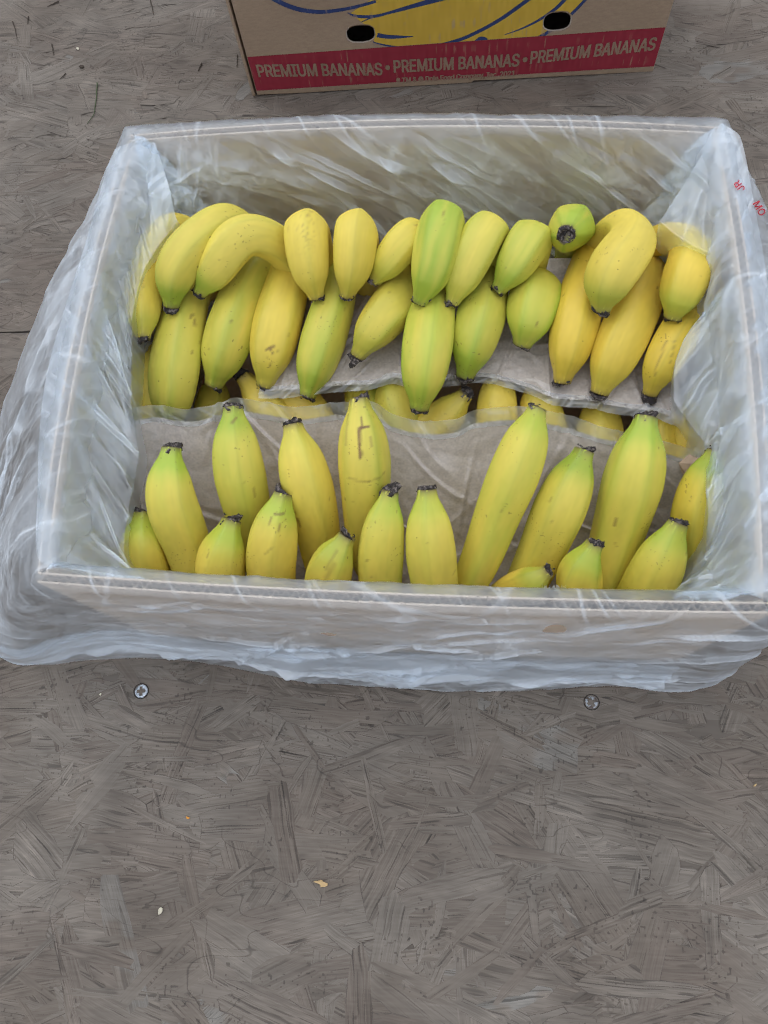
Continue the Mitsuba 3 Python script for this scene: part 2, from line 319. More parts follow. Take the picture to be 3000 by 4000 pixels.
# stations: (side, fraction along it) -> inner offsets at z .02 .09 .16 .21, rim z, outer (n, z) x5
IN = (-.030, -.022, -.017, -.014)
def S(side, fr, inner, rim, outer): return (SO[side] + fr * SL[side], inner, rim, outer)
ST = [
 S(0, .00, (-.05, -.045, -.035, -.022), .233, [(.012, .200), (.022, .14), (.026, .09), (.030, .035), (.030, .004)]),
 S(0, .30, (-.03, -.026, -.022, -.018), .234, [(.03, .205), (.06, .15), (.08, .09), (.09, .035), (.10, .004)]),
 S(0, .60, (-.03, -.024, -.020, -.018), .235, [(.035, .21), (.05, .15), (.06, .09), (.07, .035), (.08, .004)]),
 S(0, .85, (-.035, -.03, -.024, -.018), .234, [(.022, .205), (.03, .15), (.035, .09), (.04, .035), (.05, .004)]),
 S(1, .03, (-.045, -.04, -.030, -.020), .233, [(.004, .212), (.005, .15), (.02, .09), (.03, .035), (.04, .004)]),
 S(1, .25, IN, .232, [(.004, .212), (.005, .15), (.016, .09), (.03, .035), (.04, .004)]),
 S(1, .50, (-.05, -.030, -.017, -.014), .233, [(.004, .212), (.005, .15), (.016, .09), (.03, .035), (.04, .004)]),
 S(1, .75, IN, .234, [(.004, .212), (.005, .15), (.02, .09), (.03, .035), (.04, .004)]),
 S(1, .97, (-.05, -.045, -.035, -.020), .233, [(.004, .212), (.005, .15), (.02, .09), (.025, .035), (.035, .004)]),
 S(2, .15, (-.035, -.03, -.025, -.018), .233, [(.018, .21), (.035, .15), (.045, .09), (.055, .035), (.065, .004)]),
 S(2, .35, IN, .234, [(.025, .215), (.058, .165), (.085, .10), (.10, .04), (.115, .004)]),
 S(2, .60, IN, .233, [(.028, .21), (.07, .160), (.12, .09), (.16, .035), (.20, .004)]),
 S(2, .85, IN, .232, [(.022, .21), (.060, .155), (.10, .09), (.135, .035), (.16, .004)]),
 S(3, .00, (-.04, -.035, -.028, -.018), .232, [(.010, .205), (.026, .15), (.036, .10), (.034, .035), (.034, .004)]),
 S(3, .12, IN, .232, [(.003, .205), (.006, .15), (.008, .09), (.014, .035), (.020, .004)]),
 S(3, .35, IN, .231, [(.003, .20), (.006, .14), (.012, .08), (.023, .030), (.034, .004)]),
 S(3, .65, IN, .231, [(.003, .20), (.006, .14), (.012, .08), (.023, .030), (.033, .004)]),
 S(3, .90, (-.035, -.03, -.024, -.016), .232, [(.005, .20), (.010, .14), (.014, .08), (.022, .030), (.024, .004)]),
]
NS, NT = 1650, 400
s_new = (np.arange(NS + 1)) / NS * PER
ts = []
for s, inner, rim, outer in ST:
    rim -= .0022 if SO[1] + .03 < s < SO[2] - .03 or s > SO[3] + .03 else .0005
    front = s > SO[3] - .02
    nodes = [(inner[0], .02), (inner[1], .09), (inner[2], .16), (inner[3], .208), (-.011 - (.002 if front else 0), rim - .003), (-.003, rim), (.0035, rim - .003)] + list(outer)
    ts.append(np.array(nodes))
ts = np.array(ts); st_s = np.array([q[0] for q in ST])
ctrl = PchipInterpolator(np.r_[st_s, st_s[0] + PER], np.concatenate([ts, ts[:1]]), axis=0)(np.where(s_new < st_s[0], s_new + PER, s_new))
tk = np.array([0, .06, .125, .175, .196, .205, .214, .245, .305, .365, .42, .445])
tt = np.linspace(0, tk[-1], NT)
prof = PchipInterpolator(tk, ctrl, axis=1)(tt)                      # NS+1, NT, (n, z)
dprof = np.gradient(prof, tt, axis=1)
pn = np.stack([dprof[..., 1], -dprof[..., 0]], -1)                  # points away from the cardboard: inwards, up, outwards
pn /= np.linalg.norm(pn, axis=-1, keepdims=True) + 1e-9
pn = -pn
# check the sense on the inside wall: n must go negative
if pn[NS // 2, 20, 0] > 0: pn = -pn
P2 = np.stack(np.broadcast_arrays(s_new[:, None], tt[None, :]), -1).reshape(-1, 2)
sS, tT = P2[:, 0], P2[:, 1]
def win(x, a, b, w): return 1 / (1 + np.exp(-(x - a) / w)) * 1 / (1 + np.exp((x - b) / w))
m_in, m_out = win(tT, -1, .195, .006), win(tT, .215, 9, .008)
right, back, left, front_ = (win(sS, SO[i] - .01, SO[i + 1] + .01, .012) for i in range(4))
disp = np.zeros(len(P2))
wv = P2 / .035
soft = meshkit.fbm(np.stack([wv[:, 0], wv[:, 1] * 1.0, 0 * wv[:, 0]], -1), 2, 5)
disp += .005 * soft * (1 - .8 * np.exp(-((tT - .205) / .02) ** 2))
# back wall inside: long diagonal folds; left corner tightly crumpled
disp += back * m_in * (.006 * (.5 + .5 * facets(rot2(P2, 38) / [.11, .017], 1)) + .0022 * facets(rot2(P2, 30) / [.035, .009], 2)
    + creases(P2, 3, 26, .07, .004, 40, 14, .004, ((SO[1], 0), (SO[2], .19))))
cl = np.exp(-((sS - SO[2]) / .075) ** 2) * m_in
disp += cl * (.005 * np.abs(facets(P2 / .016, 4)) + .0035 * np.abs(facets(P2 / .008, 5)) + creases(P2, 6, 40, .025, .0028, 60, 60, .005, ((SO[2] - .09, .03), (SO[2] + .09, .2))))
cr = np.exp(-((sS - SO[1]) / .06) ** 2) * m_in
disp += cr * (.006 * np.abs(facets(rot2(P2, -50) / [.06, .014], 7)) + .003 * np.abs(facets(P2 / .012, 8)))
# side walls inside
sd_in = (left + right) * m_in
disp += sd_in * (.0055 * np.abs(facets(rot2(P2, 62) / [.14, .024], 9)) + .0016 * np.abs(facets(rot2(P2, 50) / [.05, .013], 10)) + .0004 * facets(P2 / .008, 11)
    + creases(P2, 12, 46, .06, .0035, 62, 18, .004))
# outside: hanging folds, long and level along the front, slanted on the left
fr_out = front_ * m_out
fr_out = fr_out * (1 - .85 * np.exp(-((sS - SO[3]) / .07) ** 2)); disp += fr_out * (.0026 * np.abs(facets(rot2(P2, -7) / [.17, .026], 13)) + .0012 * np.abs(facets(rot2(P2, -14) / [.055, .011], 14)) + .0005 * facets(P2 / [.02, .01], 15)
    + creases(P2, 16, 46, .075, .0030, -22, 16, .0030, ((SO[3], .21), (PER, .445))))
so_ = (left + right + .22 * back) * m_out
disp += so_ * (.0055 * np.abs(facets(rot2(P2, 60) / [.20, .034], 17)) + .0013 * np.abs(facets(rot2(P2, 50) / [.07, .015], 18)) + .0006 * facets(P2 / .010, 19)
    + creases(P2, 20, 60, .08, .004, 56, 12, .0045))
cf = np.exp(-((sS - SO[3]) / .06) ** 2) * m_out
disp += cf * (.004 * np.abs(facets(rot2(P2, 72) / [.20, .020], 21)) + .0008 * facets(P2 / .01, 22))
# rim: slight tenting
m_rim = 1 - m_in - m_out
disp += np.clip(m_rim, 0, 1) * (.0004 * np.abs(facets(P2 / [.03, .02], 23)) + .0002 * facets(P2 / .008, 24))
disp += .0004 * facets(P2 / .0085, 25) + .00018 * facets(P2 / .0045, 26)
fine_mask = np.clip(2.2 * (meshkit.fbm(np.stack([P2[:, 0] / .07, P2[:, 1] / .05, 0 * sS], -1), 2, 77) - .45), 0, 1)
disp += fine_mask * (.0016 * np.abs(facets(rot2(P2, 25) / [.016, .009], 61)) + .0007 * np.abs(facets(P2 / .006, 62))) * (1 - .8 * np.exp(-((tT - .205) / .02) ** 2))
hem = np.clip((tT - .40) / .045, 0, 1)
disp = np.maximum(disp, -.0005) * (1 - .55 * hem)
disp = disp.reshape(NS + 1, NT)
disp[-1] = disp[0] = (disp[-1] + disp[0]) / 2
nz = prof + pn * disp[..., None]
nz[..., 1] = np.maximum(nz[..., 1], .0012 + .002 * meshkit.noise(np.stack([P2[:, 0] * 60, P2[:, 1] * 60, 0 * sS], -1)).reshape(NS + 1, NT))
# cardboard must stay behind the film
below = nz[..., 1] < H + .002
nz[..., 0] = np.where(below & (prof[..., 0] < -.0035), np.minimum(nz[..., 0], -.0086), nz[..., 0])
nz[..., 0] = np.where(below & (prof[..., 0] >= -.0035), np.maximum(nz[..., 0], .0012), nz[..., 0])
hem_cut = 1 + .07 * (meshkit.fbm(np.stack([s_new * 9, 0 * s_new, 0 * s_new], -1), 3, 9) - .5)
bpi = interp1d(np.r_[ss, PER], np.vstack([bp_s, bp_s[:1]]), axis=0)(s_new)
bni = interp1d(np.r_[ss, PER], np.vstack([bn_s, bn_s[:1]]), axis=0)(s_new); bni /= np.linalg.norm(bni, axis=1, keepdims=True)
xy = bpi[:, None, :] + bni[:, None, :] * nz[..., :1]
ds = (s_new - SO[3] + PER / 2) % PER - PER / 2                      # the skirt is pulled out sideways at the left front corner
pull = np.where(ds < 0, np.exp(-(ds / .045) ** 2), np.exp(-(ds / .075) ** 2))[:, None] * np.clip((tt - .215) / .23, 0, 1)[None, :] ** .85
xy[..., 0] -= .105 * pull; xy[..., 1] -= .004 * pull
LG = np.concatenate([xy, nz[..., 1:]], -1)
LG = warp(LG.reshape(-1, 3)).reshape(NS + 1, NT, 3)
liner = thing('plastic_liner', 'translucent crumpled plastic bag lining the open carton and draped over its sides', 'bag')
lf = grid_faces(NS + 1, NT)
def punch(V, F, holes):
    """Vent holes: drop the faces inside each ellipse and snap its border."""
    for c, ax, ay, rx, ry in holes:
        d = V - np.array(c); e = np.sqrt((d @ np.array(ax) / rx) ** 2 + (d @ np.array(ay) / ry) ** 2 ); near = np.linalg.norm(d, axis=1) < 4 * max(rx, ry)
        ins = near & (e < 1)
        F = F[~ins[F].all(1)]
        edge = np.unique(F[ins[F].any(1)]); edge = edge[ins[edge]]
        if len(edge): V[edge] += (d[edge] / np.maximum(e[edge], .2)[:, None] - d[edge])
    return V, F
HOLES = [([-0.0516, -0.224, 0.1582], 0.0065, 0.009), ([0.1176, -0.224, 0.2047], 0.0085, 0.011)]
LV, LF = punch(LG.reshape(-1, 3).copy(), lf, [(c, (1, 0, 0), (0, 0, 1), rx, rz) for c, rx, rz in HOLES])
dd = disp.reshape(-1)
sc2 = (PER / NS / .0021) ** 2
curv = np.abs(np.gradient(np.gradient(disp, axis=0), axis=0)) + np.abs(np.gradient(np.gradient(disp, axis=1), axis=1))
crease_glint = np.clip((curv.reshape(-1) / sc2 - .0006) / .0016, 0, 1) * .6
rimw = np.exp(-((tT - .205) / .016) ** 2)
net = np.maximum.reduce([fine_mask * edges(rot2(P2, 25) / [.016, .009], 61) * .8, cl * edges(P2 / .016, 4) * 1.1, back * m_in * edges(rot2(P2, 38) / [.11, .017], 1, .06) * .55,
    back * m_in * edges(rot2(P2, 30) / [.035, .009], 2, .08) * .25, sd_in * edges(rot2(P2, 62) / [.14, .024], 9, .06) * .8, fr_out * edges(rot2(P2, -14) / [.055, .011], 14, .09) * .5,
    fr_out * edges(rot2(P2, -7) / [.17, .026], 13, .05) * .7, so_ * edges(rot2(P2, 60) / [.20, .030], 17, .05) * .8, so_ * edges(rot2(P2, 50) / [.07, .015], 18, .08) * .5])
crease_glint = np.maximum(crease_glint, net) * (1 - rimw)  # creases whitened, their glints painted into the film
crease_glint = np.maximum(crease_glint, .75 * edges(rot2(P2, 52) / [.10, .028], 91, .05) * np.exp(-((tT - .215) / .045) ** 2))      # bright streaks painted across the rim as fold glints, without relief
loose = np.clip((dd - .002) / .012, 0, 1) + .22 * (left + right) * m_in + .16 * so_ + .20 * fr_out  # stand-off, plus haze painted in wall by wall
loose += (1 - rimw) * (.30 * cells(rot2(P2, 40) / [.07, .022], 31) * (.4 + .6 * back) + .22 * cells(rot2(P2, -9) / [.07, .016], 32) * fr_out + .16 * cells(P2 / [.03, .02], 33)
    + fine_mask * .22 * cells(rot2(P2, 25) / [.016, .009], 61) + cl * .3 * cells(P2 / .014, 34) + sd_in * .22 * cells(rot2(P2, 62) / [.10, .02], 35) + so_ * .25 * cells(rot2(P2, 58) / [.12, .022], 36))
loose = loose + .20 * np.clip((tT - .36) / .05, 0, 1) + .02 * rimw - .22 * rimw * (front_ + back) + .30 * rimw * (left + right)
add('bag', (LV, LF), 'film', liner, smooth=True, uv=np.stack([np.clip(loose, -.2, 1.2), crease_glint], -1))

def film_patch(name, A, E, drop, seed, pleat=(.0065, .03), nu=340, nv=120, pw=1.0, out=(0, 0)):
    """A loose fold of the bag: from the rim curve A across to its free edge E, then tucked down."""
    def resample(C, n):
        C = np.array(C, float); d = np.r_[0, np.cumsum(np.linalg.norm(np.diff(C, axis=0), axis=1))]
        return PchipInterpolator(d / d[-1], C, axis=0)(np.linspace(0, 1, n))
    A, E = resample(A, nu), resample(E, nu)
    v = np.linspace(0, 1.22, nv)[None, :, None]
    W = np.clip(v, 0, 1)
    P = A[:, None] * (1 - W) + E[:, None] * W
    P[..., 2] += (-.010 * np.sin(math.pi * W) ** 1.0)[..., 0]
    tuck = np.clip(v - 1, 0, 1) / .22
    back = (A - E)[:, None]; back = back / (np.linalg.norm(back, axis=-1, keepdims=True) + 1e-9)
    P = P + back * .014 * tuck ** 1.5 + np.array([0, 0, -1]) * drop * tuck ** 1.2
    q = np.stack(np.broadcast_arrays(np.linspace(0, 1, nu)[:, None] * np.linalg.norm(np.diff(E, axis=0), axis=1).sum(), v[..., 0] * .1), -1).reshape(-1, 2)
    d = .9 * pleat[0] * np.abs(facets(rot2(q, 75) / [.14, pleat[1]], seed)) + .22 * pleat[0] * np.abs(facets(q / [.014, .03], seed + 1)) + .0004 * facets(q / .009, seed + 2) \
        + creases(q, seed + 3, 26, .05, .0032, 75, 22, .0035)
    env = (np.clip(v[..., 0] / .12, 0, 1) * (1 - .8 * np.clip((v[..., 0] - .8) / .2, 0, 1)) + .05)
    nrm = np.cross(np.gradient(P, axis=0), np.gradient(P, axis=1)); nrm /= np.linalg.norm(nrm, axis=-1, keepdims=True) + 1e-9
    nrm *= np.where(nrm[..., 2:] < 0, -1, 1)
    P = P + nrm * (d.reshape(nu, nv) * env)[..., None]
    dm = d.reshape(nu, nv)
    crease_glint = np.clip((np.abs(np.gradient(np.gradient(dm, axis=0), axis=0)) + np.abs(np.gradient(np.gradient(dm, axis=1), axis=1)) - .0003) / .001, 0, 1)
    net = .7 * edges(rot2(q, 75) / [.14, pleat[1]], seed, .06).reshape(nu, nv); crease_glint = np.maximum(crease_glint, net)  # glints painted along the fold lines
    lo = .34 + .3 * np.clip(dm / .008, 0, 1) + .26 * cells(rot2(q, 70) / [.10, .022], seed + 9).reshape(nu, nv) - .45 * np.clip((v[..., 0] - .85) / .1, 0, 1)  # patchy milkiness paints uneven sky sheen on the fold
    return P.reshape(-1, 3), grid_faces(nu, nv), np.stack([lo, crease_glint * .8], -1).reshape(-1, 2)
def wall_pts(side, fr, n, z):
    s = SO[side] + np.array(fr) * SL[side]; p, q = rim_base(s)
    return warp(np.c_[p + q * n, np.full(len(s), z)])
PATCHES = []
def add_patch(a): PATCHES.append(a[0]); add('side_fold', a[:2], 'film', liner, smooth=True, uv=a[2])
add_patch(film_patch('l', np.vstack([wall_pts(1, [.95], -.012, .228), wall_pts(2, [.06, .3], .004, .235), wall_pts(2, [.6], .010, .236), wall_pts(2, [.85], .003, .234), wall_pts(2, [.97], -.006, .232), wall_pts(3, [.02, .07], -.012, .231)]), [[-0.2083, 0.1249, 0.21], [-0.2261, 0.1071, 0.2], [-0.2401, 0.0764, 0.195], [-0.2439, 0.0415, 0.19], [-0.2383, -0.0036, 0.188], [-0.2334, -0.042, 0.185], [-0.2268, -0.0664, 0.182], [-0.2204, -0.095, 0.18], [-0.2223, -0.1191, 0.178], [-0.223, -0.1427, 0.176], [-0.221, -0.1702, 0.176], [-0.21, -0.1863, 0.18], [-0.1931, -0.1959, 0.2], [-0.1706, -0.2076, 0.226]], .05, 101))
add_patch(film_patch('r', np.vstack([wall_pts(0, [.992], -.004, .234), wall_pts(0, [.95, .8, .6, .4], .008, .236), wall_pts(0, [.2], .003, .234), wall_pts(0, [.03], -.006, .232), wall_pts(3, [.985, .94], -.012, .232)]), [[0.206, 0.1187, 0.216], [0.2279, 0.0941, 0.218], [0.2538, 0.082, 0.214], [0.2701, 0.071, 0.206], [0.2562, 0.053, 0.2], [0.2361, 0.0374, 0.19], [0.2262, 0.0203, 0.182], [0.2219, 0.0026, 0.175], [0.2215, -0.0205, 0.17], [0.2303, -0.0362, 0.168], [0.2416, -0.0639, 0.175], [0.233, -0.1122, 0.198], [0.2333, -0.1425, 0.19], [0.2354, -0.1599, 0.175], [0.2212, -0.1762, 0.18], [0.2024, -0.1946, 0.205], [0.2088, -0.2018, 0.227]], .05, 201))

# a second layer of the bag shows as its own edge low on the front
from scipy.ndimage import map_coordinates
def skirt_layer(s0, s1, t0, edge, off, seed, nu=420, nv=50):
    su = np.linspace(s0, s1, nu); v = np.linspace(0, 1, nv)
    te = edge + .020 * (meshkit.fbm(np.stack([su * 5, 0 * su + seed, 0 * su], -1), 3, seed) - .5) * 2
    tg = t0 + (te[:, None] - t0) * v[None, :]
    ci = np.broadcast_to((su / PER * NS)[:, None], tg.shape); cj = np.clip(tg / tt[-1] * (NT - 1), 0, NT - 1)
    P = np.stack([map_coordinates(LG[..., k], [ci, cj], order=1) for k in range(3)], -1)
    q = np.stack([np.broadcast_to(su[:, None], tg.shape), tg], -1).reshape(-1, 2)
    d = (off * (.25 + v[None, :]) + (.0016 * np.abs(facets(rot2(q, -6) / [.13, .018], seed)) + .0008 * np.abs(facets(rot2(q, -16) / [.04, .01], seed + 1)) + np.maximum(0, creases(q, seed + 2, 30, .07, .003, -8, 10, .003))).reshape(nu, nv) * (.4 + v[None, :]))
    P[..., 1] -= d; P[..., 2] = np.maximum(P[..., 2] + .3 * d, .002)
    return P.reshape(-1, 3), grid_faces(nu, nv), np.stack([.50 + .2 * v[None, :] + .28 * cells(rot2(q, -8) / [.09, .016], seed + 4).reshape(nu, nv), 0 * d], -1).reshape(-1, 2)  # patchy milkiness paints sheen on the flat pieces
add_patch_ = skirt_layer(SO[3] - .02, PER - .03, .335, .405, .0032, 71)
add('skirt_layer', add_patch_[:2], 'film', liner, smooth=True, uv=add_patch_[2])

# red print on the bag near the right back corner
def on_liner(center, right, up, text, height, off=.0010):
    m = meshkit.text_mesh(text, height, .0002, bold=True).subdivide_to_size(.003)
    V = np.array(m.vertices); V[:, :2] -= (V[:, :2].max(0) + V[:, :2].min(0)) / 2
    c, right, up = np.array(center), np.array(right), np.array(up)
    W = c + np.outer(V[:, 0], right) + np.outer(V[:, 1], up)
    g = LG[:, int(.15 / tt[-1] * NT):int(.29 / tt[-1] * NT)].reshape(-1, 3); g = np.vstack([g] + PATCHES); g = g[np.linalg.norm(g - c, axis=1) < .05]
    n = CAM - c; n /= np.linalg.norm(n); e1 = np.cross(n, [0, 0, 1]); e1 /= np.linalg.norm(e1); e2 = np.cross(n, e1)
    a, b = (g - c) @ e1, (g - c) @ e2; hgt = (g - c) @ n
    key = np.round(np.stack([a, b], -1) / .0022).astype(int); best = {}
    for k_, h_ in zip(map(tuple, key), hgt): best[k_] = max(best.get(k_, -9), h_)      # the outermost layer
    kk = np.array(list(best)) * .0022; hh = np.array(list(best.values()))
    h = LinearNDInterpolator(kk, hh, fill_value=float(np.median(hh)))(np.stack([(W - c) @ e1, (W - c) @ e2], -1))
    return W - np.outer((W - c) @ n, n) + np.outer(h + off + V[:, 2], n), np.array(m.faces)
for c, rt, up, tx, h in [([0.2641, 0.1363, 0.236], [-0.4457, 0.8952, 0.0], [-0.7509, -0.6604, 0.0], 'JR', 0.0062), ([0.2787, 0.1161, 0.234], [0.3376, -0.9413, 0.0], [0.8278, 0.5611, 0.0], 'MO', 0.0062)]:
    add('printed_letters', on_liner(c, rt, up, tx, h), 'film_ink', liner, label='red printed letters on the film')

# ------------------------------------------------------------------ paper dividers with their own film
def sheet(E, back, z_back, sag, seed, film, nu=260, nv=110, amp=.004):
    E = np.array(E, float); d = np.r_[0, np.cumsum(np.linalg.norm(np.diff(E, axis=0), axis=1))]
    E = PchipInterpolator(d / d[-1], E, axis=0)(np.linspace(0, 1, nu))
    v = np.linspace(0, 1, nv)[None, :]
    Bk = np.stack([E[:, 0] * .98, np.full(nu, back), np.full(nu, z_back)], -1)
    P = E[:, None] + (Bk - E)[:, None] * v[..., None]
    P[..., 2] -= sag * np.sin(math.pi * v)
    q = np.stack(np.broadcast_arrays(E[:, :1], v * .15), -1).reshape(-1, 2)
    d = amp * facets(rot2(q, 60) / [.06, .03], seed) + .40 * amp * facets(q / .016, seed + 1) + .0010 * np.abs(facets(rot2(q, 20) / [.014, .007], seed + 8)) + creases(q, seed + 7, 60, .04, .0026, 70, 40, .0022)
    uv = np.zeros((nu, nv, 2)); cut = nv
    if film:                                                         # the film reaches past the paper's edge and clings further down
        up = .0010 + .0016 * np.abs(facets(rot2(q, 30) / [.035, .010], seed + 2)) + np.maximum(0, creases(q, seed + 3, 60, .03, .0025, 60, 40, .002))
        d = d + up; um = up.reshape(nu, nv)
        uv = np.stack([.10 + um / .010 + .16 * cells(rot2(q, 50) / [.05, .02], seed + 5).reshape(nu, nv), .6 * edges(rot2(q, 30) / [.035, .010], seed + 2).reshape(nu, nv)], -1)  # stand-off, with painted sheen patches and fold glints
        cut = nv // 11
    P[..., 2] += d.reshape(nu, nv)
    P, uv = (P[:, :cut], uv[:, :cut]) if film else (P[:, 6:], uv[:, 6:])
    return (P.reshape(-1, 3), grid_faces(nu, P.shape[1])), uv.reshape(-1, 2)
FE, RE = [[-0.2502, -0.0426, 0.165], [-0.2391, -0.0383, 0.165], [-0.2231, -0.033, 0.165], [-0.1931, -0.0377, 0.165], [-0.1709, -0.0332, 0.165], [-0.1469, -0.0264, 0.165], [-0.1239, -0.0286, 0.165], [-0.0948, -0.0334, 0.165], [-0.0548, -0.0289, 0.165], [-0.0308, -0.0267, 0.165], [-0.0102, -0.0381, 0.165], [0.0216, -0.0447, 0.165], [0.043, -0.0425, 0.165], [0.0603, -0.0335, 0.165], [0.0875, -0.0294, 0.165], [0.1221, -0.0321, 0.165], [0.1636, -0.0448, 0.165], [0.1803, -0.0507, 0.165], [0.2004, -0.0564, 0.165], [0.2294, -0.0639, 0.165], [0.2573, -0.0793, 0.165]], [[-0.1408, -0.0052, 0.122], [-0.1059, -0.0021, 0.122], [-0.0801, 0.0023, 0.122], [-0.0606, 0.0036, 0.122], [-0.0369, 0.0051, 0.122], [-0.0157, 0.0117, 0.122], [0.0059, 0.0083, 0.122], [0.0314, 0.0117, 0.122], [0.0652, 0.0166, 0.122], [0.0906, 0.0123, 0.122], [0.1115, 0.0047, 0.122], [0.1321, -0.0056, 0.122], [0.1648, -0.009, 0.122], [0.1889, -0.014, 0.122], [0.2129, -0.017, 0.122], [0.2441, -0.0289, 0.122]]
dv = thing('paper_divider', 'grey brown paper divider with thin film standing behind the front row of bananas', 'divider')
m, _ = sheet(FE, -.172, .036, .004, 301, False); add('paper', m, 'kraft_paper', dv, smooth=True)
m, u = sheet(FE, -.172, .036, .004, 301, True); add('film', m, 'sheet_film', dv, smooth=True, uv=u)
TC = np.array([[0.2245, -0.075, 0.162], [0.2331, -0.0674, 0.164], [0.2535, -0.0774, 0.164], [0.2414, -0.0941, 0.15], [0.229, -0.081, 0.155]])
add('torn_corner', (np.vstack([TC, TC - [0, 0, .0006]]), np.vstack([[[0, 1, 2], [0, 2, 3], [0, 3, 4]], [[5, 7, 6], [5, 8, 7], [5, 9, 8]]])), 'brown_kraft', dv, label='bare brown paper corner at the right')
dv2 = thing('paper_divider', 'grey brown paper sheet under the lower back row of bananas, bare in the middle', 'divider')
m, _ = sheet(RE, .16, .112, .003, 311, False, amp=.003); add('paper', m, 'kraft_paper', dv2, smooth=True)
m, u = sheet(RE, .16, .112, .003, 311, True, amp=.003); add('film', m, 'sheet_film', dv2, smooth=True, uv=u)

